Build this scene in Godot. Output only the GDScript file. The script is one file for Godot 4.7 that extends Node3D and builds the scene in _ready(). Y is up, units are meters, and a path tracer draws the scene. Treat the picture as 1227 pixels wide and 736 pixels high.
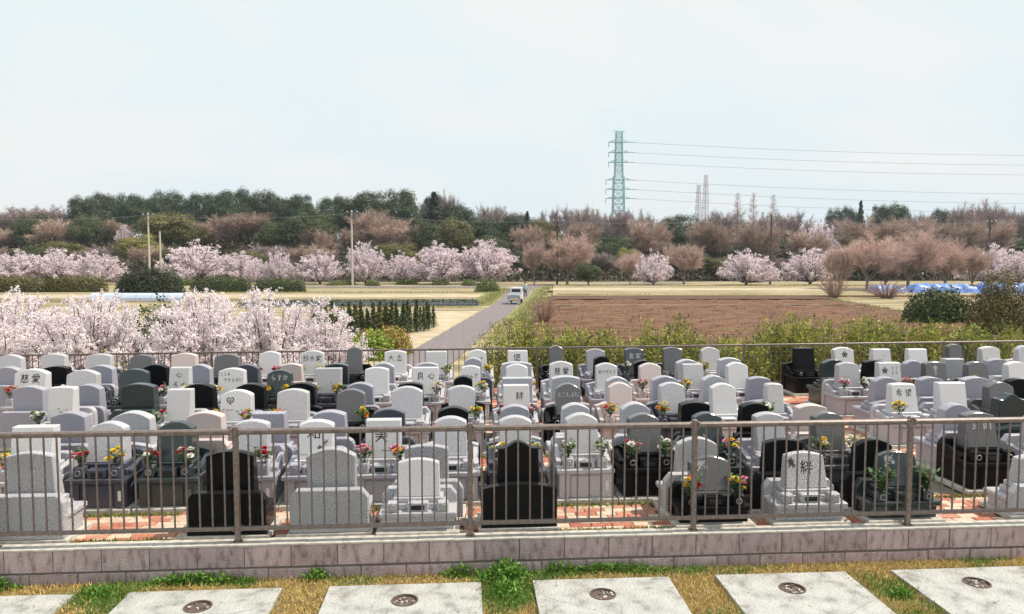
extends Node3D
# A hillside cemetery in blossom time, seen over a low block wall and railing, with fields, cherry trees, a wooded ridge and pylons beyond.

const FIELD_Y := -1.9
const YARD_Y := -0.30
var rng := RandomNumberGenerator.new()
var names := {}
var mats := {}
var cache := {}
var glyphs := {}

const GRAVES := [
	["1", -3.827, -6.78, 0.787, 0.444, "S", "a", "b", "", "", ""],
	["1", -2.093, -6.78, 0.772, 0.421, "K", "a", "b", "", "", ""],
	["1", -1.198, -6.78, 0.779, 0.429, "S", "a", "b", "", "", ""],
	["1", -0.408, -6.72, 0.660, 0.394, "W", "a", "f", "", "", ""],
	["1", 0.510, -6.80, 0.814, 0.399, "K", "v", "b", "", "", ""],
	["1", 2.327, -6.72, 0.635, 0.379, "D", "a", "f", "leafmark", "ryw", "yyp"],
	["1", 3.244, -6.72, 0.659, 0.402, "S", "a", "f", "kizuna2", "", ""],
	["1", 4.160, -6.72, 0.651, 0.394, "N", "a", "f", "leafmark", "gg", "gg"],
	["1", 5.588, -6.80, 0.597, 0.399, "L", "a", "b", "", "", ""],
	["1b", -0.348, -7.08, 0.718, 0.416, "S", "a", "b", "", "", ""],
	["1b", 2.299, -7.10, 0.742, 0.401, "S", "a", "b", "", "", ""],
	["1b", 3.176, -7.10, 0.711, 0.385, "K", "a", "b", "", "", ""],
	["1b", 4.101, -7.10, 0.696, 0.369, "K", "a", "b", "", "", ""],
	["2", -4.306, -7.62, 0.813, 0.396, "W", "f", "f", "", "yw", ""],
	["2", -3.585, -7.62, 0.845, 0.361, "L", "a", "f", "", "pyr", "yy"],
	["2", -2.916, -7.62, 0.844, 0.344, "N", "a", "f", "", "rrw", "rw"],
	["2", -2.163, -7.62, 0.842, 0.344, "L", "a", "f", "", "", "rpg"],
	["2", -1.508, -7.62, 0.832, 0.361, "W", "a", "f", "wa", "", ""],
	["2", -0.822, -7.62, 0.831, 0.361, "W", "f", "f", "bi", "ppg", "po"],
	["2", -0.127, -7.62, 0.847, 0.335, "L", "a", "f", "", "", ""],
	["2", 0.549, -7.62, 0.846, 0.327, "L", "a", "f", "", "wyp", "wwy"],
	["2", 1.251, -7.62, 0.863, 0.335, "L", "a", "f", "", "wg", "wwg"],
	["2", 1.917, -7.62, 0.854, 0.310, "D", "a", "f", "", "rpw", "wg"],
	["2", 2.609, -7.62, 0.853, 0.292, "N", "a", "f", "", "ooy", "ypr"],
	["2", 3.284, -7.62, 0.843, 0.310, "L", "a", "f", "", "", ""],
	["2", 3.939, -7.62, 0.843, 0.327, "D", "a", "f", "", "yww", "wwy"],
	["2", 5.642, -7.62, 0.819, 0.344, "D", "a", "f", "yuro", "", ""],
	["2", 6.389, -7.62, 0.800, 0.327, "L", "a", "f", "", "yy", ""],
	["2b", -4.251, -8.30, 0.844, 0.375, "G", "a", "b", "", "", ""],
	["2b", -3.596, -8.30, 0.836, 0.412, "L", "a", "b", "", "", ""],
	["2b", -2.818, -8.30, 0.825, 0.393, "P", "a", "b", "", "", ""],
	["2b", -2.128, -8.30, 0.805, 0.375, "G", "f", "b", "", "", ""],
	["2b", -1.473, -8.30, 0.816, 0.375, "G", "a", "b", "", "", ""],
	["2b", -0.818, -8.30, 0.834, 0.347, "B", "a", "b", "", "", ""],
	["2b", -0.107, -8.30, 0.843, 0.328, "K", "a", "b", "", "", ""],
	["2b", 0.585, -8.30, 0.853, 0.319, "G", "a", "b", "", "", ""],
	["2b", 1.275, -8.30, 0.862, 0.319, "L", "a", "b", "", "", ""],
	["2b", 1.963, -8.30, 0.863, 0.319, "L", "a", "b", "", "", ""],
	["2b", 2.650, -8.30, 0.863, 0.319, "K", "a", "b", "", "", ""],
	["2b", 3.354, -8.30, 0.844, 0.309, "K", "a", "b", "", "", ""],
	["2b", 4.026, -8.30, 0.816, 0.337, "P", "a", "b", "", "", ""],
	["2b", 5.779, -8.30, 0.802, 0.337, "G", "a", "b", "", "", ""],
	["2b", 6.442, -8.30, 0.913, 0.319, "N", "v", "b", "", "", ""],
	["3", -5.004, -9.50, 0.896, 0.300, "W", "s", "f", "", "wg", "yop"],
	["3", -3.574, -9.50, 0.847, 0.290, "W", "f", "f", "", "rwg", ""],
	["3", -2.869, -9.50, 0.828, 0.386, "W", "a", "f", "heart", "yyo", "yp"],
	["3", -2.166, -9.50, 0.831, 0.386, "L", "a", "f", "", "yo", ""],
	["3", -1.435, -9.50, 0.822, 0.354, "D", "a", "f", "", "", "yog"],
	["3", -0.718, -9.50, 0.846, 0.386, "L", "a", "f", "", "", ""],
	["3", -0.015, -9.50, 0.849, 0.332, "L", "a", "f", "", "", "yg"],
	["3", 0.694, -9.50, 0.852, 0.354, "W", "f", "f", "kizuna", "rp", "rp"],
	["3", 1.377, -9.50, 0.866, 0.322, "D", "a", "f", "tokoshie", "", ""],
	["3", 2.067, -9.50, 0.869, 0.322, "P", "a", "f", "", "yr", "yy"],
	["3", 2.763, -9.50, 0.861, 0.322, "L", "a", "f", "", "yo", "yo"],
	["3", 3.455, -9.50, 0.842, 0.332, "W", "a", "f", "", "", ""],
	["3", 4.153, -9.50, 0.834, 0.214, "L", "s", "f", "", "wg", ""],
	["3", 5.935, -9.50, 0.814, 0.354, "W", "s", "f", "kibou", "yy", ""],
	["3", 6.621, -9.50, 0.818, 0.365, "W", "f", "f", "", "", ""],
	["3", 7.313, -9.50, 0.822, 0.354, "D", "a", "f", "", "oyr", ""],
	["3b", -5.721, -10.18, 0.818, 0.379, "G", "a", "b", "", "", ""],
	["3b", -4.977, -10.18, 0.831, 0.345, "G", "a", "b", "", "", ""],
	["3b", -4.322, -10.18, 0.835, 0.425, "N", "a", "b", "", "", ""],
	["3b", -3.531, -10.18, 0.826, 0.391, "K", "a", "b", "", "", ""],
	["3b", -2.852, -10.18, 0.818, 0.368, "K", "a", "b", "", "", ""],
	["3b", -2.178, -10.18, 0.822, 0.379, "K", "a", "b", "", "", ""],
	["3b", -1.397, -10.18, 0.813, 0.379, "G", "a", "b", "", "", ""],
	["3b", -0.710, -10.18, 0.805, 0.356, "K", "a", "b", "", "", ""],
	["3b", 0.007, -10.18, 0.890, 0.253, "K", "a", "b", "", "", ""],
	["3b", 0.753, -10.18, 0.858, 0.414, "L", "f", "b", "", "", ""],
	["3b", 1.425, -10.18, 0.874, 0.391, "L", "a", "b", "", "", ""],
	["3b", 2.150, -10.18, 0.855, 0.322, "L", "a", "b", "", "", ""],
	["3b", 2.823, -10.18, 0.859, 0.345, "G", "a", "b", "", "", ""],
	["3b", 3.523, -10.18, 0.863, 0.333, "L", "a", "b", "", "", ""],
	["3b", 4.178, -10.18, 0.833, 0.299, "G", "a", "b", "", "", ""],
	["3b", 6.031, -10.18, 0.813, 0.356, "G", "a", "b", "", "", ""],
	["3b", 6.701, -10.18, 0.805, 0.356, "G", "a", "b", "", "", ""],
	["3b", 7.377, -10.18, 0.798, 0.379, "G", "a", "b", "", "", ""],
	["3b", 8.035, -10.18, 0.767, 0.322, "K", "a", "b", "", "", ""],
	["4", -6.405, -11.35, 0.856, 0.448, "W", "a", "f", "jiai", "or", "yw"],
	["4", -5.671, -11.35, 0.836, 0.436, "L", "a", "f", "", "ww", ""],
	["4", -4.930, -11.35, 0.841, 0.410, "N", "a", "f", "", "", "yop"],
	["4", -4.255, -11.35, 0.860, 0.295, "W", "f", "f", "kokoro", "pw", "yw"],
	["4", -3.489, -11.35, 0.840, 0.397, "W", "a", "f", "kokoroyasu", "yw", ""],
	["4", -2.779, -11.35, 0.807, 0.359, "N", "a", "f", "white3", "oy", "yy"],
	["4", -2.050, -11.35, 0.825, 0.384, "L", "f", "f", "", "yw", "yyg"],
	["4", -1.314, -11.35, 0.831, 0.359, "W", "a", "f", "", "", ""],
	["4", -0.572, -11.35, 0.823, 0.384, "W", "f", "f", "ryoushin", "po", "yrw"],
	["4", 0.125, -11.35, 0.843, 0.307, "W", "a", "f", "yasuragi", "yg", "yw"],
	["4", 0.841, -11.35, 0.862, 0.359, "W", "a", "f", "small", "", "yw"],
	["4", 1.536, -11.35, 0.895, 0.359, "W", "a", "f", "jiai", "", ""],
	["4", 2.250, -11.35, 0.862, 0.333, "W", "a", "f", "arigatou", "", ""],
	["4", 2.944, -11.35, 0.855, 0.333, "P", "a", "f", "", "pr", "ww"],
	["4", 3.629, -11.35, 0.835, 0.320, "L", "f", "f", "", "yyy", "yyg"],
	["4", 4.347, -11.35, 0.855, 0.333, "W", "a", "f", "", "", "g"],
	["4", 6.161, -11.35, 0.838, 0.346, "L", "a", "f", "", "pwp", "wwg"],
	["4", 6.844, -11.35, 0.831, 0.359, "W", "f", "f", "sakura", "y", "po"],
	["4", 7.617, -11.35, 0.838, 0.346, "D", "a", "f", "mark", "po", ""],
	["4", 8.326, -11.35, 0.831, 0.359, "D", "a", "f", "", "yw", ""],
	["4", 9.011, -11.35, 0.825, 0.359, "W", "a", "f", "", "", ""],
	["4b", -7.083, -12.03, 0.814, 0.380, "G", "a", "b", "", "", ""],
	["4b", -6.345, -12.03, 0.820, 0.353, "K", "a", "b", "", "", ""],
	["4b", -5.677, -12.03, 0.827, 0.380, "G", "a", "b", "", "", ""],
	["4b", -4.837, -12.03, 0.832, 0.380, "K", "a", "b", "", "", ""],
	["4b", -4.170, -12.03, 0.825, 0.353, "G", "a", "b", "", "", ""],
	["4b", -3.433, -12.03, 0.818, 0.380, "B", "a", "b", "", "", ""],
	["4b", -2.729, -12.03, 0.825, 0.353, "P", "a", "b", "", "", ""],
	["4b", -2.019, -12.03, 0.818, 0.367, "N", "a", "b", "", "", ""],
	["4b", -1.277, -12.03, 0.824, 0.367, "G", "a", "b", "", "", ""],
	["4b", -0.569, -12.03, 0.818, 0.353, "L", "a", "b", "", "", ""],
	["4b", 0.172, -12.03, 0.892, 0.272, "L", "a", "b", "", "", ""],
	["4b", 0.878, -12.03, 0.818, 0.489, "L", "a", "b", "", "", ""],
	["4b", 2.279, -12.03, 0.901, 0.244, "K", "a", "b", "", "", ""],
	["4b", 2.988, -12.03, 0.825, 0.353, "K", "a", "b", "", "", ""],
	["4b", 3.716, -12.03, 0.833, 0.353, "L", "a", "b", "", "", ""],
	["4b", 4.436, -12.03, 0.854, 0.353, "L", "a", "b", "", "", ""],
	["4b", 6.227, -12.03, 0.809, 0.380, "N", "a", "b", "", "", ""],
	["4b", 6.947, -12.03, 0.789, 0.353, "K", "a", "b", "", "", ""],
	["4b", 7.602, -12.03, 0.783, 0.299, "G", "a", "b", "", "", ""],
	["4b", 8.317, -12.03, 0.804, 0.353, "L", "f", "b", "", "", ""],
	["4b", 9.105, -12.03, 0.797, 0.380, "G", "a", "b", "", "", ""],
	["5", -7.806, -13.20, 0.841, 0.447, "L", "a", "f", "", "", ""],
	["5", -7.069, -13.20, 0.849, 0.432, "L", "a", "f", "", "yy", ""],
	["5", -6.312, -13.20, 0.843, 0.432, "L", "a", "f", "", "", ""],
	["5", -5.592, -13.20, 0.822, 0.402, "D", "a", "f", "", "", ""],
	["5", -4.865, -13.20, 0.845, 0.417, "P", "a", "f", "", "", "yw"],
	["5", -4.135, -13.20, 0.824, 0.417, "D", "a", "f", "", "", ""],
	["5", -3.397, -13.20, 0.862, 0.387, "W", "a", "f", "", "rr", "pr"],
	["5", -2.654, -13.20, 0.871, 0.387, "W", "a", "f", "suzuki", "yy", "yw"],
	["5", -1.920, -13.20, 0.925, 0.268, "D", "r", "f", "", "", ""],
	["5", -1.197, -13.20, 0.859, 0.372, "W", "a", "f", "taishi", "", ""],
	["5", -0.468, -13.20, 0.837, 0.372, "W", "f", "f", "", "", "yg"],
	["5", 0.267, -13.20, 0.862, 0.343, "W", "a", "f", "kokoroyasu2", "", "yy"],
	["5", 0.992, -13.20, 0.840, 0.358, "W", "f", "f", "omou", "", ""],
	["5", 1.692, -13.20, 0.926, 0.238, "D", "r", "f", "", "", ""],
	["5", 2.412, -13.20, 0.859, 0.328, "G", "a", "f", "", "", ""],
	["5", 3.122, -13.20, 0.869, 0.328, "B", "a", "f", "kuraie", "ww", ""],
	["5", 3.837, -13.20, 0.878, 0.343, "D", "a", "f", "", "", "ww"],
	["5", 4.541, -13.20, 0.873, 0.343, "L", "a", "f", "", "y", ""],
	["5", 6.316, -13.20, 0.843, 0.358, "K", "f", "f", "", "", ""],
	["5", 7.069, -13.20, 0.852, 0.358, "W", "a", "f", "flower", "", ""],
	["5", 7.797, -13.20, 0.815, 0.358, "W", "f", "f", "small2", "", ""],
	["5", 8.497, -13.20, 0.809, 0.358, "W", "f", "f", "", "", ""],
	["5", 9.231, -13.20, 0.898, 0.253, "D", "r", "f", "", "", ""],
	["5", 9.925, -13.20, 0.845, 0.358, "W", "a", "f", "", "y", ""],
	["5", 10.622, -13.20, 0.855, 0.328, "L", "a", "f", "", "", ""],
]
const TREES := [
	["bare_brown", -94.5, -156.0, -1.13, 6.84, 10.41],
	["bare_grey", -133.9, -228.9, 6.50, 10.72, 14.76],
	["cherry", -75.8, -131.3, -1.90, 5.53, 9.35],
	["bare_brown", -115.3, -201.0, 4.20, 6.94, 16.45],
	["green", -92.4, -162.8, -0.52, 5.97, 10.89],
	["bare_grey", -132.9, -235.6, 6.60, 12.09, 15.21],
	["green", -121.5, -215.5, 5.70, 2.60, 13.95],
	["green", -107.0, -193.8, 3.30, 10.87, 11.28],
	["bare_grey", -123.7, -234.0, 6.60, 12.02, 17.67],
	["cherry", -69.8, -132.5, -1.90, 5.98, 10.62],
	["cherry", -100.9, -194.2, 3.36, 8.36, 5.04],
	["bare_brown", -99.3, -191.2, 2.97, 9.43, 17.36],
	["olive", -83.2, -161.4, -0.65, 7.31, 10.84],
	["dark", -113.1, -230.4, 6.55, 15.58, 10.46],
	["green", -93.2, -192.9, 3.18, 10.99, 10.44],
	["cherry", -61.9, -130.0, -1.90, 5.39, 9.33],
	["bare_grey", -75.8, -160.8, -0.71, 6.23, 10.83],
	["dark", -111.4, -240.9, 6.60, 17.49, 13.55],
	["bare_brown", -88.3, -197.1, 3.72, 9.03, 14.98],
	["cherry", -85.0, -193.1, 3.21, 7.67, 5.04],
	["dark", -98.8, -229.3, 6.51, 16.33, 11.44],
	["lime", -72.0, -171.0, 0.38, 7.88, 10.80],
	["dark", -94.7, -232.7, 6.59, 15.60, 10.12],
	["bare_brown", -64.9, -159.7, -0.82, 6.40, 10.80],
	["olive", -74.8, -194.7, 3.42, 12.00, 16.98],
	["dark", -92.2, -240.4, 6.60, 18.34, 13.60],
	["green", -57.4, -156.0, -1.13, 6.35, 10.59],
	["olive", -69.6, -194.2, 3.35, 9.31, 10.61],
	["cherry", -46.0, -132.1, -1.90, 7.15, 13.32],
	["dark", -79.8, -232.6, 6.58, 16.93, 13.19],
	["bare_brown", -67.2, -196.5, 3.64, 8.73, 15.05],
	["green", -68.6, -211.9, 5.38, 2.92, 13.95],
	["dark", -72.5, -226.7, 6.42, 16.35, 10.90],
	["green", -66.2, -212.0, 5.39, 6.85, 13.95],
	["dark", -69.0, -233.9, 6.60, 18.64, 14.85],
	["cherry", -39.0, -133.0, -1.90, 5.28, 9.67],
	["olive", -43.5, -152.2, -1.43, 6.06, 10.39],
	["bare_brown", -55.0, -196.4, 3.62, 10.94, 23.29],
	["cherry", -34.7, -128.2, -1.90, 4.26, 4.24],
	["dark", -61.5, -235.9, 6.60, 18.11, 13.46],
	["bare_grey", -40.2, -157.2, -1.07, 6.63, 10.75],
	["green", -46.6, -189.6, 2.65, 9.85, 10.44],
	["cherry", -31.3, -128.9, -1.90, 5.96, 4.84],
	["dark", -55.5, -237.2, 6.58, 16.22, 11.48],
	["dark", -49.1, -230.9, 6.43, 16.62, 11.70],
	["green", -38.2, -189.2, 2.45, 12.55, 15.87],
	["bare_brown", -31.2, -158.4, -1.02, 6.84, 10.87],
	["bare_brown", -36.0, -183.7, 1.73, 8.28, 13.00],
	["cherry", -24.5, -129.5, -1.90, 5.40, 8.90],
	["dark", -38.3, -226.6, 5.96, 16.52, 11.51],
	["bare_brown", -27.9, -188.9, 2.15, 9.14, 12.57],
	["dark", -33.6, -228.2, 5.81, 16.34, 10.10],
	["cherry", -16.6, -128.3, -1.90, 7.11, 7.71],
	["dark", -28.1, -224.3, 5.38, 18.43, 15.40],
	["green", -19.4, -157.4, -1.17, 6.87, 10.86],
	["bare_brown", -22.3, -195.0, 2.65, 13.03, 18.61],
	["bare_brown", -17.4, -187.3, 1.65, 9.59, 19.19],
	["olive", -13.4, -154.0, -1.41, 7.83, 10.65],
	["cherry", -10.8, -131.1, -1.90, 5.42, 6.74],
	["dark", -18.0, -221.9, 4.71, 19.43, 14.29],
	["green", -9.1, -187.1, 1.34, 11.16, 11.69],
	["dark", -8.6, -231.8, 4.42, 19.21, 10.85],
	["conic", -7.7, -207.7, 3.16, 18.73, 9.26],
	["cherry", -4.0, -128.1, -1.90, 6.83, 10.90],
	["bare_grey", -3.4, -156.8, -1.32, 5.83, 10.90],
	["bare_grey", -3.4, -226.6, 3.95, 19.48, 11.12],
	["olive", -1.8, -189.7, 1.33, 12.40, 11.46],
	["dark", -2.1, -223.6, 3.77, 16.18, 10.99],
	["bare_brown", -1.6, -191.1, 1.45, 7.46, 11.99],
	["dark", 0.6, -201.8, 2.26, 14.43, 11.29],
	["dark", 5.5, -201.3, 1.98, 12.24, 12.64],
	["cherry", 4.3, -129.3, -1.90, 7.45, 11.92],
	["bare_grey", 7.7, -218.8, 2.93, 15.72, 10.79],
	["bare_brown", 5.9, -154.1, -1.51, 6.32, 10.75],
	["green", 8.4, -210.2, 2.43, 7.27, 15.12],
	["green", 7.6, -185.7, 0.65, 8.10, 10.44],
	["dark", 9.6, -200.9, 1.75, 10.89, 13.54],
	["bare_grey", 12.6, -218.8, 2.63, 15.32, 12.29],
	["dark", 15.4, -200.7, 1.46, 14.10, 13.54],
	["dark", 17.8, -211.0, 1.96, 6.12, 15.23],
	["conic", 17.2, -195.6, 1.04, 14.64, 4.40],
	["green", 14.4, -155.7, -1.48, 6.31, 10.90],
	["dark", 19.5, -200.3, 1.25, 12.06, 9.03],
	["bare_brown", 18.2, -186.7, 0.39, 10.94, 14.74],
	["bare_pink", 12.1, -124.0, -1.90, 7.89, 5.60],
	["olive", 20.4, -188.2, 0.41, 13.10, 8.49],
	["bare_grey", 26.0, -217.3, 1.81, 16.33, 11.27],
	["olive", 26.4, -208.7, 1.42, 8.91, 15.10],
	["olive", 20.7, -149.3, -1.73, 6.74, 10.49],
	["bare_pink", 17.6, -123.6, -1.90, 8.73, 13.16],
	["bare_grey", 33.6, -218.3, 1.49, 16.76, 14.80],
	["bare_brown", 29.1, -188.8, 0.19, 12.54, 14.95],
	["green", 20.1, -117.1, -1.90, 4.00, 4.79],
	["green", 37.2, -211.8, 1.11, 7.67, 15.38],
	["bare_grey", 40.3, -214.1, 1.09, 15.93, 14.55],
	["bare_grey", 29.3, -153.3, -1.64, 6.04, 10.81],
	["green", 37.8, -183.6, -0.31, 7.81, 12.95],
	["dark", 42.7, -205.7, 0.69, 8.92, 14.97],
	["bare_grey", 47.2, -214.0, 0.89, 16.16, 14.58],
	["lime", 36.8, -163.4, -1.30, 6.59, 7.45],
	["bare_pink", 28.2, -122.8, -1.90, 6.08, 5.60],
	["bare_brown", 37.2, -152.8, -1.68, 5.87, 10.81],
	["bare_brown", 45.3, -184.2, -0.40, 12.94, 16.78],
	["bare_grey", 57.7, -229.4, 1.08, 16.79, 13.05],
	["olive", 52.1, -205.7, 0.50, 9.32, 15.01],
	["cherry", 30.5, -116.5, -1.90, 5.46, 6.39],
	["dark", 53.4, -202.9, 0.37, 11.37, 9.26],
	["dark", 59.2, -202.8, 0.33, 15.33, 14.35],
	["green", 61.0, -201.6, 0.28, 9.71, 14.76],
	["bare_pink", 37.2, -122.2, -1.90, 7.33, 10.08],
	["green", 45.5, -147.7, -1.81, 6.86, 10.49],
	["bare_grey", 76.7, -228.0, 1.06, 15.51, 15.66],
	["dark", 69.3, -202.9, 0.33, 10.11, 14.89],
	["bare_brown", 62.2, -177.6, -0.81, 13.06, 16.28],
	["olive", 52.9, -146.5, -1.83, 5.12, 10.45],
	["bare_grey", 77.4, -212.5, 0.69, 16.39, 14.61],
	["slim", 76.3, -202.0, 0.29, 20.45, 6.02],
	["cherry", 45.5, -116.0, -1.90, 5.47, 9.90],
	["olive", 82.5, -208.8, 0.56, 8.70, 15.38],
	["slim", 80.7, -201.7, 0.28, 20.69, 5.55],
	["bare_brown", 71.7, -177.7, -0.81, 13.09, 14.30],
	["bare_grey", 90.2, -220.6, 0.92, 15.50, 15.22],
	["bare_grey", 64.0, -150.9, -1.75, 5.05, 10.81],
	["slim", 86.2, -201.3, 0.26, 20.01, 5.55],
	["green", 89.5, -204.8, 0.41, 8.90, 15.13],
	["bare_grey", 93.7, -208.0, 0.53, 15.85, 14.39],
	["bare_brown", 83.0, -177.0, -0.83, 10.48, 16.37],
	["bare_grey", 100.1, -211.1, 0.64, 13.54, 12.19],
	["cherry", 56.8, -117.4, -1.90, 5.89, 10.08],
	["dark", 99.0, -203.6, 0.36, 8.73, 15.09],
	["cherry", 88.9, -181.5, -0.63, 12.77, 11.34],
	["bare_brown", 71.7, -144.3, -1.86, 4.90, 10.39],
	["dark", 150.9, -292.6, 1.10, 23.36, 8.80],
	["bare_grey", 114.9, -220.1, 0.91, 14.83, 15.30],
	["bare_pink", 51.9, -98.5, -1.90, 6.46, 6.87],
	["olive", 108.4, -204.9, 0.41, 9.54, 15.23],
	["dark", 156.9, -292.2, 1.10, 24.04, 8.80],
	["conic", 161.7, -292.1, 1.10, 26.07, 6.77],
	["bare_pink", 54.0, -95.6, -1.90, 8.17, 11.12],
	["green", 82.9, -145.6, -1.85, 5.70, 10.53],
	["bare_brown", 101.3, -177.7, -0.80, 14.43, 19.83],
	["green", 114.4, -199.1, 0.17, 9.73, 14.84],
	["dark", 169.4, -291.4, 1.10, 24.71, 10.16],
	["bare_pink", 58.0, -98.0, -1.90, 6.45, 8.00],
	["dark", 176.5, -291.0, 1.10, 25.39, 14.22],
	["dark", 119.4, -196.5, 0.06, 9.65, 14.67],
	["bare_pink", 59.9, -95.8, -1.90, 8.64, 12.30],
	["olive", 94.0, -150.3, -1.77, 5.46, 10.91],
	["bare_brown", 116.8, -185.2, -0.46, 13.32, 19.46],
	["bare_grey", 141.3, -220.0, 0.91, 15.69, 15.41],
	["olive", 130.2, -198.5, 0.14, 10.52, 14.86],
	["bare_grey", 96.6, -146.0, -1.84, 5.69, 10.62],
	["dark", 195.1, -289.6, 1.10, 23.02, 13.54],
	["bare_pink", 65.8, -96.7, -1.90, 7.34, 9.53],
	["bare_grey", 142.7, -204.9, 0.41, 18.36, 14.39],
	["bare_brown", 126.0, -180.6, -0.67, 13.31, 16.94],
	["slim", 138.2, -197.3, 0.09, 13.49, 6.94],
	["green", 143.2, -202.5, 0.31, 8.91, 15.22],
	["slim", 141.2, -197.4, 0.10, 17.64, 7.87],
	["bare_pink", 69.3, -96.5, -1.90, 6.44, 6.81],
	["bare_grey", 156.4, -213.8, 0.73, 17.79, 10.04],
	["bare_brown", 105.3, -142.0, -1.89, 6.49, 10.37],
	["cherry", 85.9, -115.5, -1.90, 6.30, 10.89],
	["bare_grey", 161.5, -214.9, 0.77, 19.86, 16.65],
	["bare_brown", 138.2, -182.0, -0.61, 13.37, 17.14],
	["dark", 154.4, -203.0, 0.34, 10.26, 15.31],
	["cherry", 87.1, -110.4, -1.90, 5.70, 7.83],
	["bare_grey", 160.3, -203.2, 0.34, 17.20, 11.97],
	["green", 118.4, -148.0, -1.81, 6.21, 10.86],
	["olive", 162.0, -199.9, 0.21, 9.26, 15.13],
]


# ------------------------------------------------------------------ mesh builder
class MB:
	var v := PackedVector3Array()
	var n := PackedVector3Array()
	var c := PackedColorArray()
	var ix := PackedInt32Array()
	var col := Color(1, 1, 1)
	var use_col := false
	func tri(a: Vector3, b: Vector3, d: Vector3, out: Vector3) -> void:
		var m := (b - a).cross(d - a)
		if m.length_squared() < 1e-14: return
		if m.dot(out) < 0.0:
			var t := b
			b = d
			d = t
			m = -m
		m = m.normalized()
		var k := v.size()
		v.append(a); v.append(d); v.append(b)
		for i in 3:
			n.append(m)
			if use_col: c.append(col)
		ix.append(k); ix.append(k + 1); ix.append(k + 2)
	func quad(a: Vector3, b: Vector3, d: Vector3, e: Vector3, out: Vector3) -> void:
		tri(a, b, d, out)
		tri(a, d, e, out)
	func box(at: Vector3, size: Vector3, bev := 0.0) -> void:
		var h := size * 0.5
		if bev <= 0.0:
			for ax in 3:
				for s in [-1.0, 1.0]:
					var o := Vector3.ZERO
					o[ax] = s
					var b := (ax + 1) % 3
					var e := (ax + 2) % 3
					var p := []
					for q in [[-1, -1], [1, -1], [1, 1], [-1, 1]]:
						var r := Vector3.ZERO
						r[ax] = s * h[ax]; r[b] = q[0] * h[b]; r[e] = q[1] * h[e]
						p.append(at + r)
					quad(p[0], p[1], p[2], p[3], o)
			return
		for ax in 3:
			var b := (ax + 1) % 3
			var e := (ax + 2) % 3
			for s in [-1.0, 1.0]:
				var o := Vector3.ZERO
				o[ax] = s
				quad(cp(at, h, bev, ax, s, b, -1, e, -1), cp(at, h, bev, ax, s, b, 1, e, -1), cp(at, h, bev, ax, s, b, 1, e, 1), cp(at, h, bev, ax, s, b, -1, e, 1), o)
				for s2 in [-1.0, 1.0]:
					var o2 := o
					o2[b] = s2
					quad(cp(at, h, bev, ax, s, b, s2, e, -1), cp(at, h, bev, ax, s, b, s2, e, 1), cp(at, h, bev, b, s2, ax, s, e, 1), cp(at, h, bev, b, s2, ax, s, e, -1), o2)
		for sx in [-1.0, 1.0]:
			for sy in [-1.0, 1.0]:
				for sz in [-1.0, 1.0]:
					tri(cp(at, h, bev, 0, sx, 1, sy, 2, sz), cp(at, h, bev, 1, sy, 0, sx, 2, sz), cp(at, h, bev, 2, sz, 0, sx, 1, sy), Vector3(sx, sy, sz))
	func cp(at: Vector3, h: Vector3, bev: float, a: int, sa: float, b: int, sb: float, e: int, se: float) -> Vector3:
		var r := Vector3.ZERO
		r[a] = sa * h[a]
		r[b] = sb * (h[b] - bev)
		r[e] = se * (h[e] - bev)
		return at + r
	# outline in x and y, front face at zf - slope * y, back face at zb
	func prism(pts: PackedVector2Array, zf: float, slope: float, zb: float, bev: float) -> void:
		var cen := Vector2.ZERO
		var lo := Vector2(1e9, 1e9)
		var hi := -lo
		for p in pts:
			cen += p
			lo = lo.min(p)
			hi = hi.max(p)
		cen /= pts.size()
		var mid := (lo + hi) * 0.5
		var k := Vector2(1.0 - 2.0 * bev / (hi.x - lo.x), 1.0 - 2.0 * bev / (hi.y - lo.y))
		var m := pts.size()
		for i in m:
			var p := pts[i]
			var q := pts[(i + 1) % m]
			var pi_ := mid + (p - mid) * k
			var qi := mid + (q - mid) * k
			var o2 := (q - p).orthogonal()
			if o2.dot((p + q) * 0.5 - mid) < 0.0: o2 = -o2
			var o := Vector3(o2.x, o2.y, 0).normalized()
			var pf := Vector3(p.x, p.y, zf - slope * p.y - bev)
			var qf := Vector3(q.x, q.y, zf - slope * q.y - bev)
			var pfi := Vector3(pi_.x, pi_.y, zf - slope * pi_.y)
			var qfi := Vector3(qi.x, qi.y, zf - slope * qi.y)
			var pb := Vector3(p.x, p.y, zb + bev)
			var qb := Vector3(q.x, q.y, zb + bev)
			var pbi := Vector3(pi_.x, pi_.y, zb)
			var qbi := Vector3(qi.x, qi.y, zb)
			quad(pf, qf, qb, pb, o)
			if bev > 0.0:
				quad(pf, qf, qfi, pfi, o + Vector3(0, 0, 1))
				quad(pb, qb, qbi, pbi, o - Vector3(0, 0, 1))
			tri(pfi, qfi, Vector3(mid.x, mid.y, zf - slope * mid.y), Vector3(0, 0, 1))
			tri(pbi, qbi, Vector3(mid.x, mid.y, zb), Vector3(0, 0, -1))
	func tube(a: Vector3, b: Vector3, r0: float, r1: float, sides: int) -> void:
		var d := (b - a).normalized()
		var s := d.cross(Vector3.UP if absf(d.y) < 0.9 else Vector3.RIGHT).normalized()
		var t := d.cross(s)
		var k := v.size()
		for i in sides:
			var an := TAU * i / sides
			var o := s * cos(an) + t * sin(an)
			v.append(a + o * r0); v.append(b + o * r1)
			n.append(o); n.append(o)
			if use_col:
				c.append(col); c.append(col)
		for i in sides:
			var j := (i + 1) % sides
			ix.append(k + 2 * i); ix.append(k + 2 * i + 1); ix.append(k + 2 * j)
			ix.append(k + 2 * j); ix.append(k + 2 * i + 1); ix.append(k + 2 * j + 1)
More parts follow.
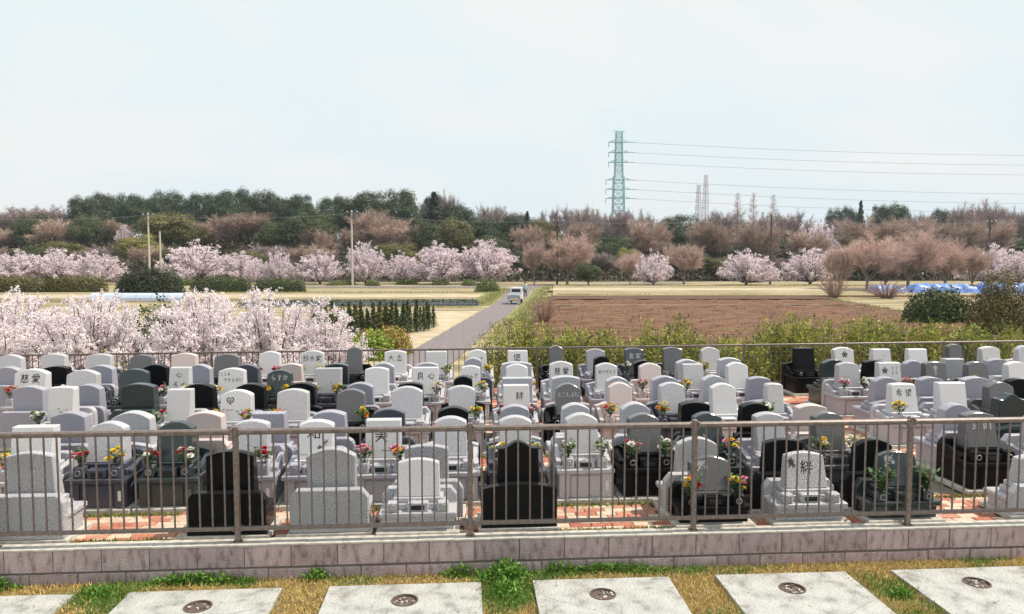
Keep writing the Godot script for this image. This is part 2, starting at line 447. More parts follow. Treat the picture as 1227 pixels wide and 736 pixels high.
	func path(pts: Array, r: float, sides: int) -> void:
		for i in pts.size() - 1: tube(pts[i], pts[i + 1], r, r, sides)
	# lathe round y: profile of Vector2(radius, height)
	func lathe(pr: Array, sides: int, at := Vector3.ZERO, ax := Basis()) -> void:
		for j in pr.size() - 1:
			var p: Vector2 = pr[j]
			var q: Vector2 = pr[j + 1]
			var o2 := Vector2(q.y - p.y, p.x - q.x)
			for i in sides:
				var a0 := TAU * i / sides
				var a1 := TAU * (i + 1) / sides
				var am := (a0 + a1) * 0.5
				quad(at + ax * Vector3(cos(a0) * p.x, p.y, sin(a0) * p.x), at + ax * Vector3(cos(a1) * p.x, p.y, sin(a1) * p.x), at + ax * Vector3(cos(a1) * q.x, q.y, sin(a1) * q.x), at + ax * Vector3(cos(a0) * q.x, q.y, sin(a0) * q.x), ax * Vector3(cos(am) * o2.x, o2.y, sin(am) * o2.x))
	# one flat leaf or petal: a kite with its stem end at p
	func leaf(p: Vector3, along: Vector3, side: Vector3, len: float, wid: float, colour: Color) -> void:
		var m := along.cross(side).normalized()
		var k := v.size()
		var q := p + along * len * 0.45
		v.append(p); v.append(q + side * wid * 0.5); v.append(p + along * len); v.append(q - side * wid * 0.5)
		for i in 4:
			n.append(m); c.append(colour)
		ix.append(k); ix.append(k + 1); ix.append(k + 2)
		ix.append(k); ix.append(k + 2); ix.append(k + 3)
	func done() -> ArrayMesh:
		var a := []
		a.resize(Mesh.ARRAY_MAX)
		a[Mesh.ARRAY_VERTEX] = v
		a[Mesh.ARRAY_NORMAL] = n
		if c.size() == v.size() and c.size() > 0: a[Mesh.ARRAY_COLOR] = c
		a[Mesh.ARRAY_INDEX] = ix
		var m := ArrayMesh.new()
		m.add_surface_from_arrays(Mesh.PRIMITIVE_TRIANGLES, a)
		return m

# ------------------------------------------------------------------ naming
func numbered(called: String) -> String:
	names[called] = names.get(called, -1) + 1
	return called if names[called] == 0 else "%s_%03d" % [called, names[called]]
func thing(called: String, label: String, category: String, at := Vector3.ZERO, turn := 0.0, group := "") -> Node3D:
	var o := Node3D.new()
	o.name = numbered(called)
	add_child(o)
	o.position = at
	o.rotation.y = turn
	tag(o, label, category, group)
	return o
func tag(o: Node, label: String, category: String, group := "", kind := "") -> void:
	if label: o.set_meta("label", label)
	if category: o.set_meta("category", category)
	if group: o.set_meta("group", group)
	if kind: o.set_meta("kind", kind)
func part(called: String, mesh: Mesh, m: Material, parent: Node, at := Vector3.ZERO) -> MeshInstance3D:
	var o := MeshInstance3D.new()
	o.name = called
	o.mesh = mesh
	o.material_override = m
	o.position = at
	parent.add_child(o, true)
	return o
func struct(called: String, mesh: Mesh, m: Material) -> MeshInstance3D:
	var o := part(numbered(called), mesh, m, self)
	o.set_meta("kind", "structure")
	return o
const ORD := ["first", "second", "third", "fourth", "fifth", "sixth", "seventh", "eighth", "ninth", "tenth", "eleventh", "twelfth", "thirteenth", "fourteenth", "fifteenth", "sixteenth", "seventeenth", "eighteenth", "nineteenth", "twentieth"]
func ordinal(i: int) -> String:
	if i < 20: return ORD[i]
	var tens: String = ["twenty", "thirty", "forty"][(i + 1) / 10 - 2]
	return (tens.left(-1) + "ieth") if (i + 1) % 10 == 0 else tens + "-" + ORD[(i + 1) % 10 - 1]

# ------------------------------------------------------------------ materials
func noise_tex(freq: float, cols: Array, seed_: int, size := 512, kind := FastNoiseLite.TYPE_SIMPLEX, oct := 4, offs: Array = []) -> NoiseTexture2D:
	var f := FastNoiseLite.new()
	f.seed = seed_
	f.noise_type = kind
	f.frequency = freq
	f.fractal_octaves = oct
	var g := Gradient.new()
	var of := PackedFloat32Array()
	var cl := PackedColorArray()
	for i in cols.size():
		of.append(offs[i] if offs.size() > i else float(i) / (cols.size() - 1))
		cl.append((cols[i] as Color).linear_to_srgb())
	g.offsets = of
	g.colors = cl
	var t := NoiseTexture2D.new()
	t.width = size
	t.height = size
	t.noise = f
	t.seamless = true
	t.color_ramp = g
	return t
func bump_tex(freq: float, seed_: int, strength: float, oct := 4) -> NoiseTexture2D:
	var f := FastNoiseLite.new()
	f.seed = seed_
	f.frequency = freq
	f.fractal_octaves = oct
	var t := NoiseTexture2D.new()
	t.width = 512
	t.height = 512
	t.noise = f
	t.seamless = true
	t.as_normal_map = true
	t.bump_strength = strength
	return t
func mat(called: String, tex: Texture2D, scale_: float, rough: float, world := true, bump: Texture2D = null, bump_k := 1.0) -> StandardMaterial3D:
	var m := StandardMaterial3D.new()
	m.albedo_texture = tex
	m.uv1_triplanar = true
	m.uv1_world_triplanar = world
	m.uv1_scale = Vector3.ONE * scale_
	m.roughness = rough
	if bump:
		m.normal_enabled = true
		m.normal_texture = bump
		m.normal_scale = bump_k
	mats[called] = m
	return m
func plain(called: String, lin: Color, rough := 0.6, metal := 0.0) -> StandardMaterial3D:
	var m := StandardMaterial3D.new()
	m.albedo_color = lin.linear_to_srgb()
	m.roughness = rough
	m.metallic = metal
	mats[called] = m
	return m
func leafy(called: String, back := 0.5, rough := 0.7) -> StandardMaterial3D:
	var m := StandardMaterial3D.new()
	m.vertex_color_use_as_albedo = true
	m.roughness = rough
	m.cull_mode = BaseMaterial3D.CULL_DISABLED
	m.backlight_enabled = true
	m.backlight = Color(back, back, back)
	mats[called] = m
	return m
func k3(a: float, b: float, c: float) -> Color: return Color(a, b, c)
func granite(key: String, dark: Color, mid: Color, light: Color, rough: float, seed_: int) -> void:
	if key.length() == 1 and key in "WLGS":
		granite(key + "a", dark * .86, mid * .84, light * .88, rough + .06, seed_ + 60)
		granite(key + "b", dark.lerp(k3(.3, .27, .24), .25), mid.lerp(k3(.52, .47, .42), .3), light * .98, rough + .03, seed_ + 70)
	var m := mat("granite_" + key, noise_tex(0.22, [dark, dark.lerp(mid, 0.7), mid, mid.lerp(light, 0.7), light], seed_, 512, FastNoiseLite.TYPE_SIMPLEX, 2, [0.25, 0.41, 0.5, 0.59, 0.75]), 0.75 if key == "S" else 0.8, rough)
	m.metallic_specular = 0.16 if key == "K" else 0.5
func make_materials() -> void:
	granite("W", k3(.40, .40, .42), k3(.60, .60, .62), k3(.78, .78, .80), 0.32, 1)
	granite("L", k3(.17, .17, .20), k3(.45, .45, .49), k3(.74, .74, .78), 0.34, 2)
	granite("G", k3(.09, .09, .13), k3(.35, .345, .41), k3(.64, .63, .70), 0.32, 3)
	granite("S", k3(.06, .06, .08), k3(.40, .40, .43), k3(.78, .78, .81), 0.45, 4)
	granite("P", k3(.42, .33, .32), k3(.60, .50, .48), k3(.74, .66, .64), 0.34, 5)
	granite("K", k3(.008, .008, .009), k3(.012, .012, .013), k3(.022, .022, .024), 0.16, 6)
	granite("D", k3(.05, .05, .055), k3(.11, .11, .12), k3(.19, .19, .20), 0.22, 7)
	granite("N", k3(.012, .02, .022), k3(.03, .042, .046), k3(.06, .08, .085), 0.18, 8)
	granite("B", k3(.02, .025, .04), k3(.06, .065, .09), k3(.12, .125, .16), 0.2, 9)
	mat("concrete", noise_tex(0.02, [k3(.40, .37, .33), k3(.54, .51, .46), k3(.64, .61, .55)], 11), 0.7, 0.9, true, bump_tex(0.15, 12, 3.0), 0.5)
	mat("slab", noise_tex(0.012, [k3(.27, .265, .25), k3(.385, .39, .375), k3(.43, .435, .42), k3(.48, .485, .47)], 13, 1024, FastNoiseLite.TYPE_SIMPLEX, 9, [0.10, 0.34, 0.55, 0.85]), 0.3, 0.9, true, bump_tex(0.2, 14, 3.0), 0.5)
	for i in 3:
		var s: float = [0.9, 1.0, 1.12][i]
		mat("block_%d" % i, noise_tex(0.02, [k3(.27, .195, .19) * s, k3(.43, .32, .32) * s, k3(.465, .355, .355) * s, k3(.52, .415, .41) * s], 20 + i, 512, FastNoiseLite.TYPE_SIMPLEX, 8, [0.12, 0.36, 0.55, 0.88]), 0.5, 0.95, true, bump_tex(0.2, 24, 4.0), 0.8)
	for i in 3: mats["block_%d" % i].uv1_scale = Vector3(1.1, .42, 1.1)
	mat("mortar", noise_tex(0.05, [k3(.09, .075, .07), k3(.24, .20, .19)], 27), 1.5, 0.95)
	mat("soil", noise_tex(0.03, [k3(.16, .12, .07), k3(.28, .22, .13), k3(.38, .31, .19)], 28, 512, FastNoiseLite.TYPE_SIMPLEX, 5), 0.6, 0.95)
	mat("sand", noise_tex(0.06, [k3(.16, .13, .10), k3(.28, .24, .20)], 29), 1.2, 0.95)
	var bc := [k3(.46, .17, .11), k3(.40, .13, .085), k3(.52, .24, .16), k3(.62, .50, .38), k3(.56, .40, .30), k3(.34, .12, .09)]
	for i in bc.size():
		var b: Color = bc[i]
		mat("brick_%d" % i, noise_tex(0.04, [b * 0.65, b, b.lerp(k3(.7, .62, .55), 0.25)], 30 + i, 256, FastNoiseLite.TYPE_SIMPLEX, 5), 2.5, 0.9)
	var rail := mat("rail", noise_tex(0.02, [k3(.14, .10, .085), k3(.185, .148, .136), k3(.205, .166, .152), k3(.24, .20, .185)], 39, 256, FastNoiseLite.TYPE_SIMPLEX, 6, [0.15, 0.38, 0.6, 0.9]), 3.0, 0.42)
	rail.metallic = 0.25
	plain("steel", k3(.42, .42, .42), 0.35, 0.8)
	plain("dark_hole", k3(.02, .02, .02), 0.8)
	plain("ink", k3(.012, .012, .012), 0.6)
	plain("pale_ink", k3(.55, .55, .56), 0.6)
	plain("plaque", k3(.7, .7, .68), 0.5)
	mat("lid", noise_tex(0.08, [k3(.03, .022, .02), k3(.12, .08, .07), k3(.30, .24, .21)], 40, 256), 4.0, 0.8)
	leafy("leaf", 0.45, 0.6)
	leafy("petal", 0.7, 0.8)
	leafy("twig", 0.0, 0.9)
	leafy("grass", 0.6, 0.7)
	mat("bark", noise_tex(0.05, [k3(.03, .024, .02), k3(.075, .06, .052), k3(.12, .10, .09)], 41, 256), 1.5, 0.95)
	mat("pale_bark", noise_tex(0.05, [k3(.16, .125, .115), k3(.30, .24, .22)], 42, 256), 1.5, 0.95)
	mat("dry_field", noise_tex(0.012, [k3(.20, .17, .085), k3(.28, .235, .13), k3(.34, .28, .165), k3(.40, .33, .21)], 43, 1024, FastNoiseLite.TYPE_SIMPLEX, 8, [0.2, 0.42, 0.56, 0.8]), 0.013, 0.95)
	mat("beige_field", noise_tex(0.02, [k3(.34, .28, .18), k3(.47, .39, .27), k3(.56, .48, .35)], 44, 512, FastNoiseLite.TYPE_SIMPLEX, 6, [0.2, 0.5, 0.8]), 0.12, 0.95)
	mat("plough", noise_tex(0.03, [k3(.085, .040, .022), k3(.15, .072, .040), k3(.23, .125, .075)], 45, 512, FastNoiseLite.TYPE_SIMPLEX, 6, [0.2, 0.5, 0.8]), 0.2, 0.95)
	mats["plough"].uv1_scale = Vector3(.02, .3, .3)
	mats["dry_field"].uv1_scale = Vector3(.005, .03, .03)
	mats["beige_field"].uv1_scale = Vector3(.03, .12, .16)
	mat("plough_dark", noise_tex(0.03, [k3(.06, .028, .016), k3(.10, .048, .028), k3(.15, .08, .05)], 55, 512, FastNoiseLite.TYPE_SIMPLEX, 6, [0.2, 0.5, 0.8]), 0.2, 0.95)
	mats["plough_dark"].uv1_scale = Vector3(.02, .3, .3)
	mat("brown_field", noise_tex(0.02, [k3(.13, .10, .055), k3(.24, .17, .10)], 46, 512, FastNoiseLite.TYPE_SIMPLEX, 6), 0.12, 0.95)
	mat("green_strip", noise_tex(0.03, [k3(.10, .13, .035), k3(.19, .21, .06), k3(.30, .28, .12)], 47, 512, FastNoiseLite.TYPE_SIMPLEX, 6), 0.3, 0.95)
	mat("asphalt", noise_tex(0.02, [k3(.15, .125, .135), k3(.20, .17, .18), k3(.25, .215, .225)], 48, 512, FastNoiseLite.TYPE_SIMPLEX, 7), 0.25, 0.92)
	mat("mulch", noise_tex(0.05, [k3(.02, .022, .028), k3(.07, .075, .09)], 49, 256), 0.5, 0.35)
	mat("hill", noise_tex(0.02, [k3(.04, .035, .02), k3(.075, .06, .04), k3(.11, .085, .06)], 50, 512, FastNoiseLite.TYPE_SIMPLEX, 6), 0.06, 0.95)
	plain("vinyl", k3(.50, .58, .72), 0.3)
	mat("tarp", noise_tex(0.02, [k3(.07, .17, .50), k3(.14, .27, .64), k3(.34, .46, .74)], 51, 256, FastNoiseLite.TYPE_SIMPLEX, 5, [0.2, 0.5, 0.85]), 0.25, 0.4)
	plain("pole", k3(.58, .52, .45), 0.8)
	plain("dark_pole", k3(.07, .055, .05), 0.8)
	plain("fitting", k3(.12, .12, .13), 0.6)
	plain("teal_steel", k3(.40, .69, .71), 0.5)
	plain("grey_steel", k3(.62, .58, .68), 0.5)
	plain("wire", k3(.34, .32, .36), 0.5)
	plain("insulator", k3(.20, .16, .16), 0.4)
	plain("truck_white", k3(.78, .79, .80), 0.25)
	plain("truck_grey", k3(.34, .38, .46), 0.3)
	plain("glass_dark", k3(.03, .035, .04), 0.06)
	plain("rubber", k3(.02, .02, .02), 0.8)
	plain("lamp_red", k3(.5, .03, .02), 0.25)
	plain("coat", k3(.42, .55, .52), 0.9)
	plain("trousers", k3(.06, .07, .11), 0.9)
	plain("skin", k3(.55, .36, .28), 0.6)
	plain("hair", k3(.012, .01, .01), 0.6)
	plain("shed", k3(.20, .24, .32), 0.5)
	plain("shed_roof", k3(.10, .13, .20), 0.6)
	plain("y", k3(.80, .58, .03), 0.7)
	plain("w", k3(.82, .80, .74), 0.7)
	plain("r", k3(.52, .02, .05), 0.7)
	plain("p", k3(.74, .26, .38), 0.7)
	plain("o", k3(.80, .32, .05), 0.7)
	plain("g", k3(.16, .28, .06), 0.7)

# ------------------------------------------------------------------ lettering: brush strokes on a ten by ten square
func make_glyphs() -> void:
	var heart4 := [[1.6, 3, 1, 1], [3.3, 3, 3.5, .8, 7.2, .6, 7.6, 1.6], [5, 3.4, 5.8, 2.3], [8, 3.2, 9.2, 1.4]]
	glyphs = {
		"kokoro": [[1.5, 5.5, .8, 3], [3.4, 6.6, 3.7, 2.6, 5, 1.5, 7.6, 1.6, 8, 3.4], [4.8, 8, 6, 6.2], [8, 7, 9.4, 4.6]],
		"ki": [[3, 9.8, 7.5, 8], [7.5, 9.8, 2.5, 7.8], [.8, 7, 9.4, 7], [4.5, 8, 1, 4], [2.5, 4.6, 2.5, 1.2], [2.5, 4.6, 7.8, 4.6, 7.8, 1.5, 7, 1.2], [5.1, 6, 5.1, 0]],
		"bou": [[2.4, 9.8, 2.8, 8.8], [.8, 8.6, 5, 8.6], [1.8, 8.6, 1.8, 6, 4.6, 6], [6, 9.6, 6, 7, 5.3, 5.8], [6, 9.6, 9, 9.6, 9, 6, 8.3, 5.8], [6, 8.5, 9, 8.5], [6, 7.3, 9, 7.3], [1.5, 4.6, 8.8, 4.6], [2, 2.6, 8.3, 2.6], [.7, .4, 9.5, .4], [5.1, 4.6, 5.1, .4]],
		"kizuna": [[2.8, 9.8, 1.2, 7.6, 3.2, 6.8], [4, 8.3, 1, 4.8, 4.4, 5.4], [2.7, 5, 2.7, .4], [1.4, 3.6, .5, 1.6], [3.9, 3.6, 4.6, 2], [5.6, 9, 6.3, 7.4], [9.3, 9, 8.4, 7.4], [5.4, 6.2, 9.6, 6.2], [4.8, 3.6, 9.9, 3.6], [7.4, 10, 7.4, 0]],
		"ji": [[3, 10, 3.8, 9], [7, 10, 6.2, 9], [.8, 8.4, 9.4, 8.4], [3.6, 8, 2, 6.6, 3.8, 5.6], [4.4, 7, 1.8, 4.4, 4.6, 4.6], [7.6, 8, 6, 6.6, 7.8, 5.6], [8.4, 7, 5.8, 4.4, 8.8, 4.6]] + heart4,
		"ai": [[7.5, 9.8, 2, 9.2], [2.6, 8.8, 3.2, 7.8], [5, 9, 5.2, 7.9], [7.8, 9, 7, 7.8], [1, 7.4, .7, 6], [1, 7.4, 9.2, 7.4, 8.8, 6.2], [2.4, 6, 2, 4.6], [3.6, 6.6, 3.9, 4.6, 6.6, 4.5, 7, 5.4], [5, 6.8, 5.6, 5.8], [7.8, 6, 8.8, 4.8], [4, 4, 1.2, 1.6], [3.5, 3.2, 7.2, 3.2, 2, 0], [3.6, 2.4, 9.2, 0]],
		"wa": [[4.6, 9.6, 1.2, 8.7], [.6, 6.6, 5.2, 6.6], [2.9, 9, 2.9, .3], [2.9, 6.2, .6, 2.6], [3.1, 5.4, 5, 3.4], [6, 7.2, 6, 2], [6, 7.2, 9.2, 7.2, 9.2, 2], [6, 2.4, 9.2, 2.4]],
		"bi": [[3, 10, 3.8, 8.8], [7, 10, 6.2, 8.8], [1.4, 8.4, 8.8, 8.4], [2, 6.9, 8.2, 6.9], [.8, 5.2, 9.4, 5.2], [5, 8.4, 5, 5.2], [1, 3.4, 9.2, 3.4], [5, 5, 4.4, 3, 1, 0], [5.2, 3.2, 9.2, 0]],
		"dai": [[.8, 6.5, 9.2, 6.5], [5, 9.8, 4.8, 6, 1, .4], [5.1, 6, 9.4, .4]],
		"shi": [[1, 8, 9, 8], [5, 10, 5, 5.4], [2, 5.4, 8, 5.4]] + heart4,
		"ryou": [[5, 10, 5.2, 9], [2.5, 8.8, 2.5, .8, 4.6, 1.8], [2.5, 8.8, 7.6, 8.8, 7.6, 5], [2.5, 7, 7.6, 7], [2.5, 5, 7.6, 5], [8.6, 4, 6.4, 2.8], [4.2, 4.8, 9.4, .2]],
		"suzu": [[2.4, 10, .5, 7.6], [2.5, 9.8, 4.6, 7.8], [1.2, 7.2, 4, 7.2], [.8, 5.2, 4.3, 5.2], [2.5, 7.2, 2.5, 1.6], [.5, .9, 4.6, 1.6], [7.2, 10, 5, 6.6], [7.3, 9.8, 9.7, 6.8], [6.3, 6, 8.4, 6], [5.8, 4.4, 9, 4.4, 7.8, 2.2], [6.6, 2.8, 8, .6]],
		"boku": [[1, 6.6, 9, 6.6], [5, 10, 5, 0], [4.8, 6.4, 1, 1.8], [5.2, 6.4, 9, 1.8]],
		"ke": [[5, 10, 5, 9], [1, 8.6, 1, 7], [1, 8.6, 9.2, 8.6, 8.8, 7.2], [2.4, 6.9, 7.6, 6.9], [5, 6.8, 1.4, 4.4], [4, 5.8, 5.6, 2.6, 4.4, .2], [4.6, 4.6, 1.4, 2.4], [5, 3.4, 1, .6], [7.8, 5.6, 5.6, 4], [5.8, 4, 9.4, .6]],
		"omou": [[2.6, 10, .5, 6], [1.8, 7.8, 1.8, 0], [4, 9.4, 4, 5.4], [4, 9.4, 9, 9.4, 9, 5.4], [4, 7.4, 9, 7.4], [6.5, 9.4, 6.5, 5.4], [4, 5.4, 9, 5.4], [3.6, 3.6, 3.2, 1.6], [4.8, 3.8, 5, 1, 8, .8, 8.4, 2], [6.4, 4, 7, 2.8], [8.8, 3.6, 9.6, 2]],
		"gen": [[5, 10, 5, 8.6], [.8, 8, 9.2, 8], [5, 7.8, 2.4, 5.2, 5.4, 4.2], [7, 6, 1.6, 1.2, 8, 1.8], [6.8, 3.2, 8.8, .8]],
		"rou": [[2.6, 10, 2.8, 9], [1, 8.6, 1, .8, 3, 2], [1, 8.6, 4.4, 8.6, 4.4, 5], [1, 6.8, 4.4, 6.8], [1, 5, 4.4, 5], [4.8, 3.4, 3.6, 2.6], [2.2, 4.8, 5, 1.6], [6, 9.4, 6, 3, 5.2, .2], [6, 9.4, 9, 9.4, 9, .4, 8, .8], [6, 6.6, 9, 6.6], [6, 4, 9, 4]],
		"KO": [[2, 8, 7.5, 8, 6, 7], [2, 3, 4, 1.2, 8.5, 1.2]],
		"RO": [[2.5, 9, 7.5, 9, 2, 3.5, 6, 5.2, 8, 3.2, 6.5, .8, 4, .4]],
		"YA": [[.8, 5.5, 7, 7.6, 8.8, 6, 6.5, 4.4], [5, 9.5, 6, 8], [3, 8.5, 6, 0]],
		"SU": [[.8, 7.6, 9.2, 7.6], [5.2, 9.8, 5.2, 4, 3.6, 3.6, 4, 5.2, 5.4, 4.6, 4.6, 1, 3, 0]],
		"RA": [[4, 9.6, 6, 8.6], [3, 7.5, 2.6, 3.6, 6, 5, 8, 3.4, 6.6, 1, 3.6, .2]],
		"KA": [[1, 6.8, 6, 7.2, 6.4, 4, 5, .8, 4, 1.6], [3.6, 9.6, 1.2, .6], [7.2, 8, 9, 5]],
		"GA": [[1, 6.8, 6, 7.2, 6.4, 4, 5, .8, 4, 1.6], [3.6, 9.6, 1.2, .6], [7.2, 7, 9, 4.6], [7.6, 9.6, 8.4, 8.4], [8.8, 9.9, 9.6, 8.7]],
		"NI": [[2, 9, 1.6, 4, 2.2, .6], [5, 7.6, 9, 7.6], [4.8, 3, 6, 1.4, 9.2, 1.6]],
		"A": [[1.5, 8.2, 8.5, 8.2], [4.5, 9.8, 4.6, 1.4], [6.8, 6.8, 3.5, 1.2, 2, 2.4, 5, 5.6, 8.6, 4.4, 8, 1.2, 6, .2]],
		"RI": [[3, 9, 2.6, 5, 3.4, 4.4], [7, 9.4, 7.2, 4, 4.6, .2]],
		"TO": [[3.4, 9.4, 4.2, 5.8], [8, 7, 3, 3.6, 3.4, 1, 8.6, .8]],
		"U": [[4, 9.6, 6.6, 8.8], [2, 6.4, 6.6, 7, 7.4, 4, 4, 0]],
		"SI": [[3, 9.5, 2.8, 2, 5.4, .6, 8.6, 3]],
		"E": [[4, 9.6, 6, 8.8], [2, 6.6, 7.4, 6.8, 1.6, .6, 5, 3.6, 6, .8, 9, .8]],
		"GI": [[2, 8, 8, 8.6], [1.8, 6, 8.2, 6.6], [4, 10, 7.2, 4.2], [2.4, 3, 3.6, .8, 7.4, .4], [8.4, 9.9, 9.4, 8.8]],
		"kura": [[5, 10, 1, 7], [5, 10, 9, 7], [3, 7.4, 7, 7.4], [3, 7.4, 2.6, 3, 1, .2], [3, 5.8, 7, 5.8], [7, 7.4, 7, 4.2], [3, 4.4, 7, 4.4], [4, 3, 4, .2], [4, 3, 8, 3, 8, .2], [4, .4, 8, .4]],
		"heart": [[5, 1, 1.4, 5, 1.2, 7.6, 3, 8.8, 5, 7], [5, 1, 8.6, 5, 8.8, 7.6, 7, 8.8, 5, 7], [3, 5, 7, 5], [5, 3, 5, 6]],
		"flower": [[5, 5, 3.6, 8, 5, 9.6, 6.4, 8, 5, 5], [5, 5, 7.8, 6.8, 9.5, 6, 8.4, 4, 5, 5], [5, 5, 7.4, 3, 7.6, .8, 5.4, 1.6, 5, 5], [5, 5, 4, 2, 2.2, .8, 2.4, 3.4, 5, 5], [5, 5, 1.8, 4, .6, 6, 2.4, 6.8, 5, 5]],
		"spray": [[1, .5, 4, 5, 8.5, 9.5], [4, 5, 3, 8], [4, 5, 7.4, 5], [5.6, 6.8, 5.2, 9.4], [5.6, 6.8, 8.6, 6.8], [2.6, 3, 1.4, 5.6], [2.6, 3, 5.4, 2.6]],
		"bar": [[0, 5, 10, 5]],
		"stem": [[5, 0, 5, 10], [2, 7, 8, 7], [3, 3, 7, 3]],
	}
# what stands on each inscribed face: [glyph, x across (-.5 to .5), y up (0 to 1), size in widths]
const LAYOUT := {
	"wa": [["wa", -.05, .66, .42], ["spray", .28, .42, .2], ["flower", .12, .3, .14], ["bar", -.3, .12, .2]],
	"bi": [["bi", -.05, .62, .42], ["bar", .1, .2, .3]],
	"yuro": [["gen", -.2, .64, .3], ["rou", .2, .64, .3]],
	"heart": [["heart", -.18, .66, .26], ["bar", -.18, .36, .24]],
	"kizuna": [["kizuna", .12, .66, .32]],
	"kizuna2": [["kizuna", .02, .58, .34], ["flower", -.34, .76, .16], ["flower", -.28, .64, .1], ["spray", -.36, .64, .12]],
	"tokoshie": [["TO", -.36, .66, .18], ["KO", -.18, .66, .18], ["SI", 0, .66, .18], ["E", .18, .66, .18], ["NI", .36, .66, .18]],
	"kibou": [["ki", -.2, .68, .24], ["bou", .16, .68, .24]],
	"jiai": [["ji", -.18, .66, .27], ["ai", .18, .66, .27]],
	"kokoro": [["kokoro", -.02, .74, .36], ["RO", -.16, .38, .24], ["spray", .22, .38, .2]],
	"kokoroyasu": [["KO", -.36, .78, .12], ["KO", -.23, .78, .12], ["RO", -.1, .78, .12], ["YA", -.22, .56, .13], ["SU", -.07, .56, .13], ["RA", .08, .56, .13], ["KA", .23, .56, .13], ["NI", .37, .56, .13]],
	"kokoroyasu2": [["YA", -.3, .56, .15], ["SU", -.14, .56, .15], ["RA", .02, .58, .18], ["GI", .2, .6, .18], ["bar", -.1, .3, .3]],
	"white3": [["RA", -.24, .70, .22], ["SU", .02, .70, .22], ["KA", .26, .70, .22]],
	"ryoushin": [["ryou", -.2, .67, .28], ["kokoro", .22, .67, .28]],
	"yasuragi": [["YA", -.34, .6, .16], ["SU", -.16, .6, .16], ["RA", .04, .6, .2], ["GI", .26, .62, .2], ["spray", .3, .24, .16]],
	"small": [["bar", -.16, .5, .2], ["bar", .08, .52, .24]],
	"small2": [["bar", -.1, .5, .3], ["bar", .14, .66, .2]],
	"arigatou": [["A", -.34, .68, .16], ["RI", -.17, .68, .16], ["GA", 0, .68, .16], ["TO", .17, .68, .16], ["U", .34, .68, .16]],
	"sakura": [["flower", -.24, .68, .26], ["stem", .12, .78, .14], ["stem", .3, .78, .14], ["stem", .12, .58, .14], ["stem", .3, .58, .14]],
	"mark": [["stem", -.04, .56, .3], ["flower", -.04, .76, .2]],
	"suzuki": [["suzu", -.28, .67, .24], ["boku", 0, .67, .24], ["ke", .28, .67, .24]],
	"taishi": [["dai", -.2, .68, .28], ["shi", .2, .68, .28]],
	"omou": [["omou", -.04, .68, .40]],
	"kuraie": [["kura", -.18, .66, .28], ["ke", .2, .66, .28]],
	"flower": [["flower", .02, .68, .36]],
	"leafmark": [["spray", -.22, .74, .26], ["flower", -.28, .82, .12], ["flower", -.12, .7, .1]],
}
func ribbon(mb: MB, pts: Array, wid: float, taper: bool) -> void:
	for i in pts.size() - 1:
		var a: Vector3 = pts[i]
		var b: Vector3 = pts[i + 1]
		var d := (b - a).normalized()
		var s := Vector3(-d.y, d.x, 0).normalized()
		var w0 := wid * (1.0 if not taper or i > 0 else 0.75)
		var w1 := wid * (1.0 if not taper or i < pts.size() - 2 else 0.6)
		a -= d * wid * 0.3
		b += d * wid * 0.3
		mb.quad(a + s * w0 * .5, a - s * w0 * .5, b - s * w1 * .5, b + s * w1 * .5, Vector3(0, 0, 1))
func inscription(text: String, w: float, h: float, zf: float, slope: float) -> ArrayMesh:
	var mb := MB.new()
	for g in LAYOUT[text]:
		var size: float = g[3] * w * (1.06 if g[3] < 0.3 else .9)
		var k := 0
		for s in glyphs[g[0]]:
			var pts := []
			for i in range(0, s.size(), 2):
				var y: float = g[2] * h + (s[i + 1] - 5.0) / 10.0 * size
				pts.append(Vector3(g[1] * w + (s[i] - 5.0) / 10.0 * size, y, zf - slope * y + 0.0016 + 0.00012 * k))
			ribbon(mb, pts, size * (0.115 if g[0] != "bar" else 0.1), true)
			k += 1
	return mb.done()

# ------------------------------------------------------------------ gravestones
func outline(w: float, h: float, top: String, arch := .055, narrow := 0.0) -> PackedVector2Array:
	var p := outline_square(w, h, top, arch)
	for i in p.size(): p[i].x *= 1.0 - narrow * p[i].y / h
	return p
func outline_square(w: float, h: float, top: String, arch: float) -> PackedVector2Array:
	var p := PackedVector2Array([Vector2(-w / 2, 0), Vector2(w / 2, 0)])
	if top == "f":
		p.append(Vector2(w / 2, h - 0.006)); p.append(Vector2(w / 2 - 0.006, h)); p.append(Vector2(-w / 2 + 0.006, h)); p.append(Vector2(-w / 2, h - 0.006))
		return p
	if top == "s":
		p.append(Vector2(w / 2, h - 0.03)); p.append(Vector2(w / 2 - 0.02, h - 0.008)); p.append(Vector2(0, h)); p.append(Vector2(-w / 2 + 0.02, h - 0.008)); p.append(Vector2(-w / 2, h - 0.03))
		return p
	if top == "v":
		for i in 17:
			var t := i / 16.0
			var x := w / 2 - w * t
			var e := absf(x) / (w / 2)
			p.append(Vector2(x, h - 0.065 * (0.5 - 0.5 * cos(PI * minf(1.0, e * 1.25)))))
		return p
	var rise := arch if top == "a" else 0.05
	var shoulder := 0.012
	p.append(Vector2(w / 2, h - rise - shoulder))
	for i in 9:
		var t := i / 8.0
		var x := (w / 2 - 0.004) * cos(PI * t) if top == "r" else (w / 2 - 0.004) * (1.0 - 2.0 * t)
		var e := x / (w / 2)
		p.append(Vector2(x, h - rise * e * e))
	p.append(Vector2(-w / 2, h - rise - shoulder))
	return p
